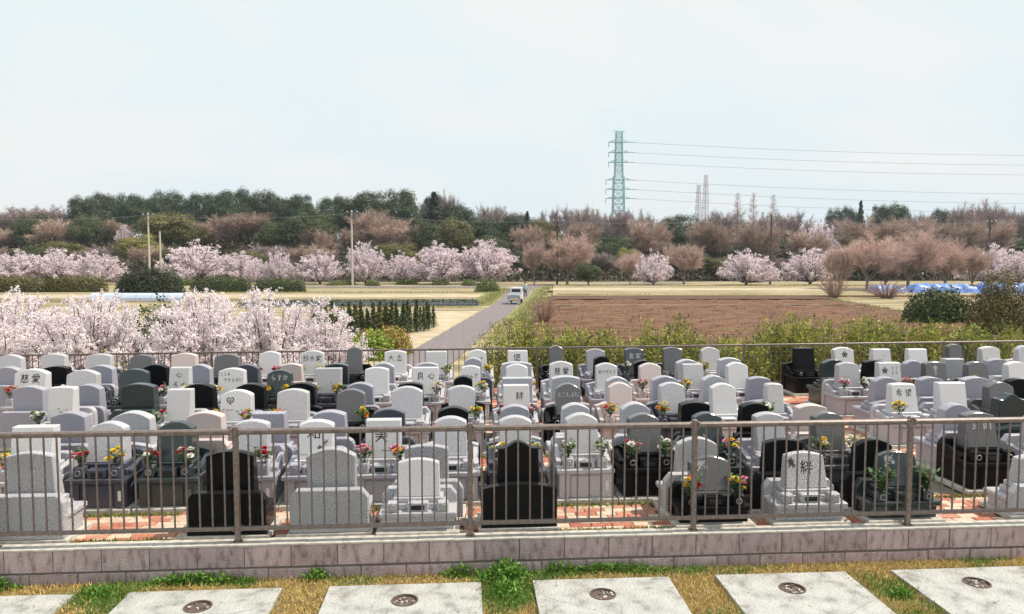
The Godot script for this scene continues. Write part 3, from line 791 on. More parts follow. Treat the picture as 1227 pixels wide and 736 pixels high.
func plate_outline(w: float, h: float, style: int) -> PackedVector2Array:
	var p := PackedVector2Array([Vector2(-w / 2, 0), Vector2(w / 2, 0)])
	if style == 0:
		p.append(Vector2(w / 2, h - 0.07)); p.append(Vector2(w / 2 - 0.055, h)); p.append(Vector2(-w / 2 + 0.055, h)); p.append(Vector2(-w / 2, h - 0.07))
	elif style == 1:
		for i in 9:
			var e := 1.0 - i / 4.0
			p.append(Vector2(w / 2 * e, h - 0.05 * e * e))
	else:
		for i in 5:
			var a := PI / 2 * i / 4.0
			p.append(Vector2(w / 2 - 0.09 + 0.09 * cos(a), h - 0.09 + 0.09 * sin(a)))
		for i in 5:
			var a := PI / 2 + PI / 2 * i / 4.0
			p.append(Vector2(-w / 2 + 0.09 + 0.09 * cos(a), h - 0.09 + 0.09 * sin(a)))
	return p
func bev_box(size: Vector3, bev: float) -> ArrayMesh:
	var key := "box%.3f,%.3f,%.3f,%.3f" % [size.x, size.y, size.z, bev]
	if not cache.has(key):
		var mb := MB.new()
		mb.box(Vector3.ZERO, size, bev)
		cache[key] = mb.done()
	return cache[key]
func ring_mesh() -> ArrayMesh:
	if not cache.has("ring"):
		var mb := MB.new()
		mb.lathe([Vector2(.022, 0), Vector2(.022, .004), Vector2(.024, .006), Vector2(.028, .006), Vector2(.030, .004), Vector2(.030, 0)], 14, Vector3.ZERO, Basis(Vector3.RIGHT, PI / 2))
		cache["ring"] = mb.done()
	return cache["ring"]
const TONE := {"W": "white", "L": "light grey", "G": "mid grey", "S": "speckled grey", "P": "pinkish", "K": "black", "D": "dark grey", "N": "dark green-grey", "B": "blue-grey"}
const TOPS := {"a": "arched", "f": "flat-topped", "s": "square-shouldered", "v": "wavy-topped", "r": "narrow round-topped"}
const ROWS := {"1": "front row against the railing", "1b": "backs tucked behind the front row", "2": "second row facing the railing", "2b": "second row of turned backs", "3": "third row facing the railing", "3b": "third row of turned backs", "4": "fourth row facing the railing", "4b": "fourth row of turned backs", "5": "rear row along the back fence"}
const SHORT := {"1": "front row", "2": "second row", "3": "third row", "4": "fourth row", "5": "rear row"}
const FLOWER := {"y": "yellow", "w": "white", "r": "red", "p": "pink", "o": "orange", "g": "green"}
func make_grave(d: Array, place: int) -> void:
	var row: String = d[0]
	var h: float = d[3]
	var w: float = d[4]
	var tone: String = d[5]
	var facing: bool = d[7] == "f"
	var first := row.begins_with("1")
	var W := 0.70 if first else 0.60
	var D := 0.34 if first else 0.54
	if row == "1" and not facing: D = 0.40
	var label := "%s %s gravestone, %s from left in %s" % [TONE[tone], TOPS[d[6]], ordinal(place), ROWS[row]]
	var t := thing("gravestone", label, "gravestone", Vector3(d[1], 0.0, d[2]), (0.0 if facing else PI) + rng.randf_range(-.012, .012), "gravestones facing the railing" if facing else "gravestones turned away from the railing")
	var kin: String = ["", "a", "b", ""][rng.randi() % 4] if tone in ["W", "L", "G", "S"] else ""
	var stone: Material = mats["granite_" + tone + kin]
	var base_tone := tone
	if tone == "W": base_tone = ["L", "L", "W", "G", "L"][rng.randi() % 5]
	elif tone == "L": base_tone = ["L", "L", "G", "B", "L"][rng.randi() % 5]
	elif tone == "D": base_tone = ["K", "D", "K"][rng.randi() % 3]
	if first and tone != "D": base_tone = tone
	if row == "1" and tone == "W": base_tone = "L"
	var bm: Material = mats["granite_" + base_tone + (kin if base_tone == tone else "")]
	var hb := h * (0.40 if not first else 0.32)
	part("plinth", bev_box(Vector3(W + .05, .05, D + .05), .006), mats["concrete"], t, Vector3(0, .025, 0))
	part("base_block", bev_box(Vector3(W - .05, hb - .09, D - .06), .006), bm, t, Vector3(0, .05 + (hb - .09) / 2, -.012))
	part("top_slab", bev_box(Vector3(W, .05, D), .01), bm, t, Vector3(0, hb - .015, 0))
	var y0 := hb + .01
	# back plate with wings
	var style := rng.randi() % 3
	if first: style = 1 if d[6] == "v" else 0
	var ph := h * (rng.randf_range(.60, .69) if not first else .56)
	var key := "plate%d,%.2f,%.2f" % [style, W, ph]
	if not cache.has(key):
		var mb := MB.new()
		mb.prism(plate_outline(W - .006, ph - .05, style), .045, 0.0, -.045, .008)
		cache[key] = mb.done()
	part("back_plate", cache[key], bm, t, Vector3(0, .05, -D / 2 + .03))
	if facing and not first:
		var wm: ArrayMesh
		if not cache.has("wing%.2f" % ph):
			var mb := MB.new()
			mb.prism(PackedVector2Array([Vector2(0, 0), Vector2(.30, 0), Vector2(.30, .04), Vector2(.06, ph - y0 - .08), Vector2(0, ph - y0 - .07)]), .025, 0.0, -.025, .005)
			cache["wing%.2f" % ph] = mb.done()
		wm = cache["wing%.2f" % ph]
		for s in [-1, 1]:
			var o := part("wing", wm, bm, t, Vector3(s * (W / 2 - .04), y0 + .001, -D / 2 + .078))
			o.rotation.y = -PI / 2
	part("lower_pedestal", bev_box(Vector3(w + .12, .06, .30 if not first else .2), .008), bm, t, Vector3(0, y0 + .0305, -.02 if not first else -.005))
	part("pedestal", bev_box(Vector3(w + .06, .05, .25 if not first else .18), .008), bm if rng.randf() < .5 else stone, t, Vector3(0, y0 + .0865, -.025 if not first else -.008))
	var hy := y0 + .1125
	var hh := h - hy
	var tb := 0.20 if not first else 0.15
	var slope := (0.085 if facing else 0.06) / hh
	var mb2 := MB.new()
	mb2.prism(outline(w, hh, d[6], rng.randf_range(.03, .075), [0.0, 0.0, .05, .09, -.04][rng.randi() % 5] if d[6] != "r" else 0.0), tb / 2, slope, -tb / 2, .007)
	var head := part("headstone", mb2.done(), stone, t, Vector3(0, hy, -.03 if not first else -.01))
	if d[8] != "":
		var pale: bool = tone in ["D", "N", "B", "K"] and true
		part("inscription", inscription(d[8], w, hh, tb / 2, slope), mats["pale_ink" if pale else "ink"], head)
	if not facing: return
	var fz := D / 2 - (.075 if not first else .05)
	var hs := Vector3(.105, .11, .105) if not first else Vector3(.10, .09, .085)
	var hx := W / 2 - .125
	for s in [-1, 1]:
		var hol := part("flower_holder", bev_box(hs, .01), bm, t, Vector3(s * hx, y0 + hs.y / 2, fz))
		part("holder_ring", ring_mesh(), mats["steel"], hol, Vector3(0, 0, hs.z / 2))
	var inc := part("incense_stand", bev_box(Vector3(.19, .085, .11 if not first else .08), .008), bm, t, Vector3(0, y0 + .0425, fz - .01))
	part("opening", bev_box(Vector3(.12, .045, .01), .002), mats["dark_hole"], inc, Vector3(0, -.005, .053 if not first else .038))
	if not first:
		for s in [-1, 1]:
			part("pilaster", bev_box(Vector3(.10, hb - .095, .03), .004), bm, t, Vector3(s * (W / 2 - .08), .05 + (hb - .09) / 2, D / 2 - .03))
		part("vault_door", bev_box(Vector3(.30, hb - .12, .012), .003), bm, t, Vector3(0, .055 + (hb - .12) / 2, D / 2 - .038))
		if rng.randf() < .7:
			part("name_tablet", bev_box(Vector3(.03, .1, .006), .001), mats["plaque"] if tone in ["W", "L", "P"] else mats["granite_D"], t, Vector3(W / 2 - .08, .05 + (hb - .09) / 2, D / 2 - .0115))
	for e in [[-1, d[9], "left"], [1, d[10], "right"]]:
		if e[1] == "": continue
		var cols := []
		for ch in e[1]:
			if not FLOWER[ch] in cols: cols.append(FLOWER[ch])
		var kind := " and ".join(cols.slice(0, 2)) + (" flowers" if cols != ["green"] else " leafy sprigs")
		bouquet(Vector3(d[1] + e[0] * hx, y0 + hs.y, d[2] + fz), e[1], "%s in %s holder of %s gravestone from left, %s" % [kind, e[2], ordinal(place), SHORT[row]], 1.3 if not first else 1.35)
func blossom_mesh(k: int) -> ArrayMesh:
	var key := "blossom%d" % k
	if cache.has(key): return cache[key]
	var r := RandomNumberGenerator.new()
	r.seed = 100 + k
	var mb := MB.new()
	mb.use_col = true
	var petals := 9 + 3 * k
	for ring in 3:
		for i in petals:
			var a := TAU * (i + ring * .5) / petals + r.randf_range(-.15, .15)
			var el: float = [0.1, 0.6, 1.15][ring] + r.randf_range(-.12, .12)
			var dir := Vector3(cos(a) * cos(el), sin(el), sin(a) * cos(el))
			var side := Vector3(-sin(a), 0, cos(a))
			var j := r.randf_range(.85, 1.08)
			mb.leaf(Vector3(0, -.004, 0), dir, side, [.034, .031, .026][ring] * r.randf_range(.85, 1.1), .019, Color(j, j, j))
	cache[key] = mb.done()
	return cache[key]
func sprig_mesh(k: int) -> ArrayMesh:
	var key := "sprig%d" % k
	if cache.has(key): return cache[key]
	var r := RandomNumberGenerator.new()
	r.seed = 200 + k
	var mb := MB.new()
	mb.use_col = true
	for i in 12:
		var a := r.randf() * TAU
		var lean := r.randf_range(.1, .5)
		var tip := Vector3(cos(a) * lean * .16, r.randf_range(.08, .19), sin(a) * lean * .16)
		mb.col = Color(.05, .09, .025)
		mb.tube(Vector3(0, -.02, 0), tip, .0022, .0015, 3)
		for j in 7:
			var p := tip * r.randf_range(.35, 1.0)
			var b := r.randf() * TAU
			var g := r.randf_range(.7, 1.3)
			var dir := Vector3(cos(b), r.randf_range(-.2, .8), sin(b)).normalized()
			mb.leaf(p, dir, dir.cross(Vector3.UP).normalized(), r.randf_range(.03, .055), .018, Color(.07 * g, .14 * g, .03 * g))
	cache[key] = mb.done()
	return cache[key]
func bouquet(at: Vector3, code: String, label: String, size: float) -> void:
	var t := thing("flower_bouquet", label, "flowers", at, rng.randf() * TAU, "flowers set before the gravestones")
	t.scale = Vector3(size, size * .82, size)
	part("foliage", sprig_mesh(rng.randi() % 4), mats["leaf"], t)
	if code == "gg": 
		var o := part("foliage", sprig_mesh(rng.randi() % 4), mats["leaf"], t, Vector3(0, .02, 0))
		o.scale = Vector3(1.2, 1.3, 1.2)
		return
	var n := 7 + rng.randi() % 3
	for i in n:
		var ch := code[i % code.length()]
		var m: StandardMaterial3D = mats[ch]
		m.vertex_color_use_as_albedo = true
		m.cull_mode = BaseMaterial3D.CULL_DISABLED
		var a := TAU * i / n * 2.4 + rng.randf() * .5
		var rr := .018 + .045 * sqrt(float(i) / n)
		var b := part("blossom", blossom_mesh(rng.randi() % 3), m, t, Vector3(cos(a) * rr, .155 - rr * .9 + rng.randf_range(-.03, .03), sin(a) * rr))
		b.rotation = Vector3(sin(a) * rr * 9.0, rng.randf() * TAU, -cos(a) * rr * 9.0)
		b.scale = Vector3.ONE * rng.randf_range(.8, 1.15)

# ------------------------------------------------------------------ plants
func grow(segs: Array, p: Vector3, dir: Vector3, len: float, rad: float, lvl: int, spec: Dictionary, r: RandomNumberGenerator) -> void:
	var n: int = spec.pieces[lvl]
	var step := len / n
	var rr := rad
	for i in n:
		dir = (dir + Vector3(r.randf_range(-1, 1), r.randf_range(-1, 1), r.randf_range(-1, 1)) * float(spec.wander) + Vector3.UP * float(spec.up[lvl])).normalized()
		var q := p + dir * step
		var r1: float = rr * (1.0 - (1.0 - float(spec.taper)) / n)
		segs.append([p, q, rr, r1, lvl])
		if lvl < int(spec.levels) and float(i + 1) / n >= float(spec.first[lvl]):
			var kids: int = spec.kids[lvl]
			var turn := r.randf() * TAU
			for k in kids:
				var a := turn + TAU * k / kids + r.randf_range(-.4, .4)
				var s := dir.cross(Vector3.UP if absf(dir.y) < .95 else Vector3.RIGHT).normalized()
				var t := dir.cross(s)
				var an: float = float(spec.angle[lvl]) * r.randf_range(.75, 1.25)
				var d2 := dir * cos(an) + (s * cos(a) + t * sin(a)) * sin(an)
				grow(segs, q, d2.normalized(), len * float(spec.ratio[lvl]) * r.randf_range(.75, 1.15), r1 * float(spec.thin), lvl + 1, spec, r)
		p = q
		rr = r1
func fit(segs: Array, width: float, height: float, full := 1.0) -> void:
	var lo := Vector3(1e9, 0, 1e9)
	var hi := -Vector3(1e9, 1e9, 1e9)
	for s in segs:
		lo = lo.min(s[1])
		hi = hi.max(s[1])
	var ext := maxf(maxf(hi.x, -lo.x), maxf(hi.z, -lo.z))
	if full < 1.0:
		var ys := []
		var xs := []
		for s in segs:
			ys.append((s[1] as Vector3).y)
			xs.append(maxf(absf((s[1] as Vector3).x), absf((s[1] as Vector3).z)))
		ys.sort()
		xs.sort()
		hi.y = ys[int(ys.size() * full)]
		ext = xs[int(xs.size() * full)]
	var kx := width * .5 / ext
	var ky := height / hi.y
	for s in segs:
		for i in 2:
			var p: Vector3 = s[i]
			s[i] = Vector3(p.x * kx, p.y * ky, p.z * kx)
func wood_mesh(segs: Array, most: int) -> ArrayMesh:
	var mb := MB.new()
	for s in segs:
		if s[4] <= most: mb.tube(s[0], s[1], s[2], s[3], [7, 5, 4, 3, 3][s[4]])
	return mb.done()
func rand_dir(r: RandomNumberGenerator) -> Vector3:
	var z := r.randf_range(-1, 1)
	var a := r.randf() * TAU
	var q := sqrt(1.0 - z * z)
	return Vector3(cos(a) * q, z, sin(a) * q)
func shade(c: Color, r: RandomNumberGenerator, spread: float) -> Color:
	var k := 1.0 + r.randf_range(-spread, spread)
	return Color(c.r * k, c.g * k * (1.0 + r.randf_range(-.06, .06)), c.b * k)
# blossom tree: each flowering branch carries clusters of petals
func cherry_parts(seed_: int, width: float, height: float, count: int, size: float, low: bool) -> Array:
	var r := RandomNumberGenerator.new()
	r.seed = seed_
	var spec := {"pieces": [3, 5, 4, 3], "levels": 3, "wander": .16, "up": [.1, -.02, .0, -.02], "first": [.6 if not low else .3, .3, .2, 2.0], "kids": [4 if low else 3, 2, 2, 0], "angle": [.95, .75, .8, 0.0], "ratio": [1.5, .55, .5, 0.0], "thin": .62, "taper": .55}
	var segs := []
	grow(segs, Vector3.ZERO, Vector3(.05, 1, 0).normalized(), height * (.32 if not low else .2), height * .028, 0, spec, r)
	fit(segs, width, height, .86 if low else .95)
	var fine := []
	for s in segs:
		if s[4] >= 2: fine.append(s)
	var mb := MB.new()
	var each := maxi(1, count / fine.size())
	for s in fine:
		var a: Vector3 = s[0]
		var b: Vector3 = s[1]
		for i in each:
			var p := a.lerp(b, r.randf()) + rand_dir(r) * size * absf(r.randfn(0, 1.5))
			if p.y > height * (1.06 if low else 1.1): continue
			var d := rand_dir(r)
			var sd := d.cross(rand_dir(r)).normalized()
			var pink := r.randf()
			var c := Color(.90, .755 + .10 * pink, .81 + .08 * pink)
			mb.leaf(p, d, sd, size * r.randf_range(.7, 1.4), size * r.randf_range(.6, 1.1), shade(c, r, .1))
	return [wood_mesh(segs, 3), mb.done()]
# blossom tree branching from the ground: stems fan out to a dome, side twigs carry the petals
func fan_cherry_parts(seed_: int, width: float, height: float, count: int, size: float, stout := 1.0, lift := 0.0, bloom := Color(.94, .81, .845)) -> Array:
	var r := RandomNumberGenerator.new()
	r.seed = seed_
	var wood := MB.new()
	var twigs := []
	for k in 92:
		var az := r.randf() * TAU
		var q := sqrt(r.randf()) * 1.0
		var end := Vector3(cos(az) * width * .5 * q, height * sqrt(maxf(.06, 1.0 - .9 * q * q)) * r.randf_range(.72, 1.06), sin(az) * width * .5 * q)
		var mid := Vector3(end.x * .42, end.y * .5, end.z * .42) + rand_dir(r) * .15
		end.y = maxf(end.y, height * lift * 1.5)
		var foot := Vector3(cos(az) * .12, height * lift, sin(az) * .12)
		var prev := foot
		for i in 8:
			var t := (i + 1) / 8.0
			var p := foot.lerp(mid, t).lerp(mid.lerp(end, t), t)
			wood.tube(prev, p, stout * lerpf(.044, .008, t - .125), stout * lerpf(.044, .008, t), 4)
			var dir := (p - prev).normalized()
			if i > 1:
				for j in 4:
					var d := (dir + rand_dir(r) * .9).normalized()
					var e := p + d * r.randf_range(.18, .42) * (1.0 + (stout - 1.0) * .35)
					wood.tube(p, e, .006 * stout, .003 * stout, 3)
					twigs.append([p, e])
			else: twigs.append([prev, p])
			prev = p
	if lift > 0.0: wood.tube(Vector3.ZERO, Vector3(0, height * lift + .1, 0), .2, .16, 7)
	var mb := MB.new()
	for i in count:
		var s: Array = twigs[r.randi() % twigs.size()]
		var p: Vector3 = (s[0] as Vector3).lerp(s[1], pow(r.randf(), .8)) + rand_dir(r) * size * absf(r.randfn(0, .9))
		var d := rand_dir(r)
		var pink := r.randf()
		mb.leaf(p, d, d.cross(rand_dir(r)).normalized(), size * r.randf_range(.7, 1.35), size * r.randf_range(.6, 1.1), shade(Color(bloom.r, bloom.g + .10 * pink, bloom.b + .08 * pink), r, .08))
	return [wood.done(), mb.done()]
# leafless bush: stems fan from the ground and fork into twigs
func fan_twig_parts(seed_: int, width: float, height: float, col: Color, stems: int, twig_w: float) -> Array:
	var r := RandomNumberGenerator.new()
	r.seed = seed_
	var wood := MB.new()
	var mb := MB.new()
	for k in stems:
		var az := r.randf() * TAU
		var q := sqrt(r.randf())
		var end := Vector3(cos(az) * width * .5 * q, height * sqrt(maxf(.1, 1.0 - .8 * q * q)) * r.randf_range(.6, 1.1), sin(az) * width * .5 * q)
		var foot := Vector3(cos(az) * .08 * width, 0, sin(az) * .08 * width)
		var mid := foot.lerp(end, .5) + Vector3(0, height * .12, 0) + rand_dir(r) * .05 * height
		var prev := foot
		for i in 6:
			var t := (i + 1) / 6.0
			var p := foot.lerp(mid, t).lerp(mid.lerp(end, t), t)
			wood.tube(prev, p, height * lerpf(.010, .002, t - .16), height * lerpf(.010, .002, t), 3)
			var dir := (p - prev).normalized()
			for j in 9:
				var d := (dir + rand_dir(r) * .6).normalized()
				mb.leaf(prev.lerp(p, r.randf()), d, d.cross(rand_dir(r)).normalized(), height * r.randf_range(.06, .2) * (.5 + t * .6), twig_w, shade(col, r, .25))
			prev = p
	return [wood.done(), mb.done()]
# tall slender tree without leaves: one straight stem and short rising side shoots
func slim_parts(seed_: int, width: float, height: float, col: Color) -> Array:
	var r := RandomNumberGenerator.new()
	r.seed = seed_
	var wood := MB.new()
	wood.tube(Vector3.ZERO, Vector3(.1, height * .6, 0), .2, .1, 6)
	wood.tube(Vector3(.1, height * .6, 0), Vector3(.05, height, 0), .1, .02, 5)
	var mb := MB.new()
	for k in 420:
		var t := r.randf_range(.25, .99)
		var a := r.randf() * TAU
		var l := width * .5 * pow(1.0 - t * .93, .7) * r.randf_range(.6, 1.15)
		var p := Vector3(.07, height * t, 0)
		var d := Vector3(cos(a), r.randf_range(.25, .9), sin(a)).normalized()
		mb.leaf(p, d, d.cross(rand_dir(r)).normalized(), l * 1.5, .04, shade(col, r, .2))
		for j in 5:
			var e := (d + rand_dir(r) * .7).normalized()
			mb.leaf(p + d * l * r.randf_range(.3, 1.2), e, e.cross(rand_dir(r)).normalized(), l * .45, .035, shade(col, r, .2))
	return [wood.done(), mb.done()]
# leafless tree: limbs and then thousands of thin twigs
func bare_parts(seed_: int, width: float, height: float, col: Color, upright: float, twig_w: float, stem := .36) -> Array:
	var r := RandomNumberGenerator.new()
	r.seed = seed_
	var spec := {"pieces": [4, 4, 3, 2], "levels": 3, "wander": .12, "up": [.1, .08 * upright, .1 * upright, .1 * upright], "first": [.3 if stem > .2 else .2, .3, .3, 2.0], "kids": [3 if stem > .2 else 4, 2, 2, 0], "angle": [.6, .55, .55, 0.0], "ratio": [1.1 if stem > .2 else 9.0, .6, .6, 0.0], "thin": .6, "taper": .6}
	var segs := []
	grow(segs, Vector3.ZERO, Vector3(.03, 1, .02).normalized(), height * stem, height * .02, 0, spec, r)
	fit(segs, width * .9, height * .94)
	var mb := MB.new()
	for s in segs:
		if s[4] < 2: continue
		var a: Vector3 = s[0]
		var b: Vector3 = s[1]
		var dir := (b - a).normalized()
		for i in (9 if s[4] == 3 else 4):
			var p := a.lerp(b, r.randf())
			var d := (dir + rand_dir(r) * .5 + Vector3.UP * .2 * upright).normalized()
			var len := r.randf_range(.5, 1.25) * height * .115
			var c := shade(col, r, .25)
			mb.leaf(p, d, d.cross(rand_dir(r)).normalized(), len, twig_w * r.randf_range(.8, 1.3), c)
			for j in 2:
				var e := (d + rand_dir(r) * .8).normalized()
				mb.leaf(p + d * len * r.randf_range(.3, .7), e, e.cross(rand_dir(r)).normalized(), len * .6, twig_w * .75, c)
	return [wood_mesh(segs, 3), mb.done()]
# evergreen: a heap of leafy boughs, each a clump of leaf sprays
func leafy_parts(seed_: int, width: float, height: float, col: Color, clear: float, lobes: int, count: int, size: float, conic := false) -> Array:
	var r := RandomNumberGenerator.new()
	r.seed = seed_
	var wood := MB.new()
	var trunk_top := Vector3(0, height * .75, 0)
	wood.tube(Vector3.ZERO, Vector3(.05, height * .35, .03), height * .026, height * .019, 7)
	wood.tube(Vector3(.05, height * .35, .03), trunk_top, height * .019, height * .006, 6)
	var mb := MB.new()
	var ch := height * (1.0 - clear)
	var cy := height * clear + ch * .5
	for k in lobes:
		var t := (k + .5) / lobes
		var el := asin(clampf(-0.75 + 1.7 * t, -1, 1))
		var az := k * 2.399 + r.randf_range(-.3, .3)
		var out := Vector3(cos(az) * cos(el), sin(el), sin(az) * cos(el))
		var far := r.randf_range(.5, .82)
		var c := Vector3(out.x * width * .5 * far, cy + out.y * ch * .5 * far, out.z * width * .5 * far)
		var rad := width * r.randf_range(.12, .21)
		if conic:
			var yy := height * (clear + (1.0 - clear) * (.04 + .9 * t))
			var wr := width * .5 * (1.0 - t) + width * .02
			c = Vector3(cos(az) * wr * .55, yy, sin(az) * wr * .55)
			rad = wr * .62 + width * .035
		wood.tube(Vector3(0, c.y * .6, 0), c, height * .008, height * .003, 4)
		var hue := r.randf_range(.75, 1.3)
		var lc := Color(col.r * hue, col.g * hue, col.b * hue)
		for i in count / lobes:
			var o := rand_dir(r)
			if o.y < -.35: o.y = -o.y * .6
			var p := c + o * rad * pow(r.randf(), .22) * r.randf_range(.86, 1.1)
			var nm := (o + Vector3(0, .25, 0) + rand_dir(r) * .55).normalized()
			var d := nm.cross(rand_dir(r)).normalized()
			mb.leaf(p, d, d.cross(nm), size * r.randf_range(.7, 1.4), size * r.randf_range(.45, .75), shade(lc, r, .35))
	return [wood.done(), mb.done()]
func thicket_parts(seed_: int, width: float, height: float) -> Array:
	var r := RandomNumberGenerator.new()
	r.seed = seed_
	var wood := MB.new()
	var mb := MB.new()
	for i in 84:
		var a := r.randf() * TAU
		var q := sqrt(r.randf()) * width * .5
		var p := Vector3(cos(a) * q, 0, sin(a) * q * .8)
		var hh := height * r.randf_range(.62, 1.0)
		var top := p + Vector3(r.randf_range(-.2, .2), hh, r.randf_range(-.2, .2))
		wood.tube(p, top, .011, .004, 3)
		var tint := r.randf()
		var c := Color(.27, .33, .05).lerp(Color(.42, .38, .07), tint) if r.randf() < .75 else Color(.09, .14, .03)
		for j in 100:
			var t := pow(r.randf(), .75)
			var s := p.lerp(top, t) + rand_dir(r) * .10
			var d := (rand_dir(r) + Vector3(0, .35, 0)).normalized()
			mb.leaf(s, d, d.cross(rand_dir(r)).normalized(), r.randf_range(.08, .16), r.randf_range(.02, .04), shade(c, r, .4))
	return [wood.done(), mb.done()]
func bush_parts(seed_: int, width: float, height: float, depth: float, cols: Array, count: int, size: float, boxy: float) -> Array:
	var r := RandomNumberGenerator.new()
	r.seed = seed_
	var wood := MB.new()
	var mb := MB.new()
	for i in 7:
		var a := r.randf() * TAU
		wood.tube(Vector3(0, 0, 0), Vector3(cos(a) * width * .3, height * .7, sin(a) * depth * .3), height * .02, height * .006, 4)
	for i in count:
		var o := rand_dir(r)
		o.y = absf(o.y)
		var l := maxf(maxf(absf(o.x), o.y), absf(o.z))
		var e := o.lerp(o / l, boxy) * pow(r.randf(), .3)
		var wob := 1.0 + .22 * sin(e.x * 9.0 + seed_) * cos(e.z * 7.0 + seed_) + .1 * sin(e.x * 23.0)
		var p := Vector3(e.x * width * .5, e.y * height * wob, e.z * depth * .5)
		var nm := (o + rand_dir(r) * .8).normalized()
		var d := nm.cross(rand_dir(r)).normalized()
		mb.leaf(p, d, d.cross(nm), size * r.randf_range(.6, 1.4), size * r.randf_range(.35, .7), shade(cols[r.randi() % cols.size()], r, .35))
	return [wood.done(), mb.done()]
func plant(called: String, label: String, category: String, group: String, at: Vector3, turn: float, sc: Vector3, p: Array, bark: String, leaf: String, crown := "crown", trunk := "trunk") -> Node3D:
	var t := thing(called, label, category, at, turn, group)
	t.scale = sc
	part(trunk, p[0], mats[bark], t)
	part(crown, p[1], mats[leaf], t)
	return t

# ------------------------------------------------------------------ terrain
func smooth(a: float, b: float, x: float) -> float:
	var t := clampf((x - a) / (b - a), 0, 1)
	return t * t * (3 - 2 * t)
func land(x: float, z: float) -> float:
	var t := smooth(-60, 60, x)
	return FIELD_Y + lerpf(8.5, 3.0, t) * smooth(138, 235, -z) + 7.0 * smooth(240, 430, -z)
func grid(x0: float, x1: float, nx: int, z0: float, z1: float, nz: int, f: Callable) -> ArrayMesh:
	var st := SurfaceTool.new()
	st.begin(Mesh.PRIMITIVE_TRIANGLES)
	for j in nz + 1:
		for i in nx + 1:
			var u := float(i) / nx
			var w := float(j) / nz
			st.add_vertex(f.call(lerpf(x0, x1, u), lerpf(z0, z1, w), u, w))
	for j in nz:
		for i in nx:
			var a := j * (nx + 1) + i
			for q in [a, a + nx + 1, a + 1, a + 1, a + nx + 1, a + nx + 2]: st.add_index(q)
	st.generate_normals()
	return st.commit()
func sheet(pts: Array, y: float) -> ArrayMesh:
	var p := PackedVector2Array()
	for q in pts: p.append(Vector2(q[0], q[1]))
	var mb := MB.new()
	var ids := Geometry2D.triangulate_polygon(p)
	for i in range(0, ids.size(), 3):
		var a := p[ids[i]]
		var b := p[ids[i + 1]]
		var c := p[ids[i + 2]]
		mb.tri(Vector3(a.x, y, a.y), Vector3(b.x, y, b.y), Vector3(c.x, y, c.y), Vector3.UP)
	return mb.done()

# ------------------------------------------------------------------ a person: tapered bones joined into one skin
func body_mesh(bones: Array, cell: float, blend: float) -> ArrayMesh:
	var lo := Vector3(1e9, 1e9, 1e9)
	var hi := -lo
	for b in bones:
		for i in 2:
			var q := Vector3.ONE * (float(b[2 + i]) + cell * 2)
			lo = lo.min((b[i] as Vector3) - q)
			hi = hi.max((b[i] as Vector3) + q)
	var nx := int((hi.x - lo.x) / cell) + 2
	var ny := int((hi.y - lo.y) / cell) + 2
	var nz := int((hi.z - lo.z) / cell) + 2
	var val := PackedFloat32Array()
	val.resize(nx * ny * nz)
	for z in nz:
		for y in ny:
			for x in nx:
				var p := lo + Vector3(x, y, z) * cell
				var d := 1e9
				for b in bones:
					var a: Vector3 = b[0]
					var ab: Vector3 = (b[1] as Vector3) - a
					var t := clampf((p - a).dot(ab) / maxf(ab.length_squared(), 1e-6), 0, 1)
					var e := p.distance_to(a + ab * t) - lerpf(b[2], b[3], t)
					var hh := maxf(blend - absf(d - e), 0.0) / blend
					d = minf(d, e) - hh * hh * blend * .25
				val[(z * ny + y) * nx + x] = d
	var st := SurfaceTool.new()
	st.begin(Mesh.PRIMITIVE_TRIANGLES)
	var at := {}
	var count := 0
	var off := [Vector3i(0, 0, 0), Vector3i(1, 0, 0), Vector3i(0, 1, 0), Vector3i(1, 1, 0), Vector3i(0, 0, 1), Vector3i(1, 0, 1), Vector3i(0, 1, 1), Vector3i(1, 1, 1)]
	var edges := [[0, 1], [2, 3], [4, 5], [6, 7], [0, 2], [1, 3], [4, 6], [5, 7], [0, 4], [1, 5], [2, 6], [3, 7]]
	for z in nz - 1:
		for y in ny - 1:
			for x in nx - 1:
				var g := []
				var neg := 0
				for o in off:
					var s := val[((z + o.z) * ny + y + o.y) * nx + x + o.x]
					g.append(s)
					if s < 0: neg += 1
				if neg == 0 or neg == 8: continue
				var m := Vector3.ZERO
				var k := 0
				for e in edges:
					if (g[e[0]] < 0) != (g[e[1]] < 0):
						m += Vector3(off[e[0]]).lerp(Vector3(off[e[1]]), g[e[0]] / (g[e[0]] - g[e[1]]))
						k += 1
				st.set_smooth_group(0)
				st.add_vertex(lo + (Vector3(x, y, z) + m / k) * cell)
				at[Vector3i(x, y, z)] = count
				count += 1
	for c in at:
		for ax in 3:
			var b := (ax + 1) % 3
			var e := (ax + 2) % 3
			var db := Vector3i.ZERO
			var de := Vector3i.ZERO
			var da := Vector3i.ZERO
			db[b] = 1; de[e] = 1; da[ax] = 1
			if not (at.has(c - db) and at.has(c - de) and at.has(c - db - de)): continue
			var s0 := val[(c.z * ny + c.y) * nx + c.x]
			var c1: Vector3i = c + da
			var s1 := val[(c1.z * ny + c1.y) * nx + c1.x]
			if (s0 < 0) == (s1 < 0): continue
			var q := [at[c], at[c - db], at[c - db - de], at[c - de]]
			if s0 < 0: q.reverse()
			for i in [0, 1, 2, 0, 2, 3]: st.add_index(q[i])
	st.generate_normals()
	return st.commit()

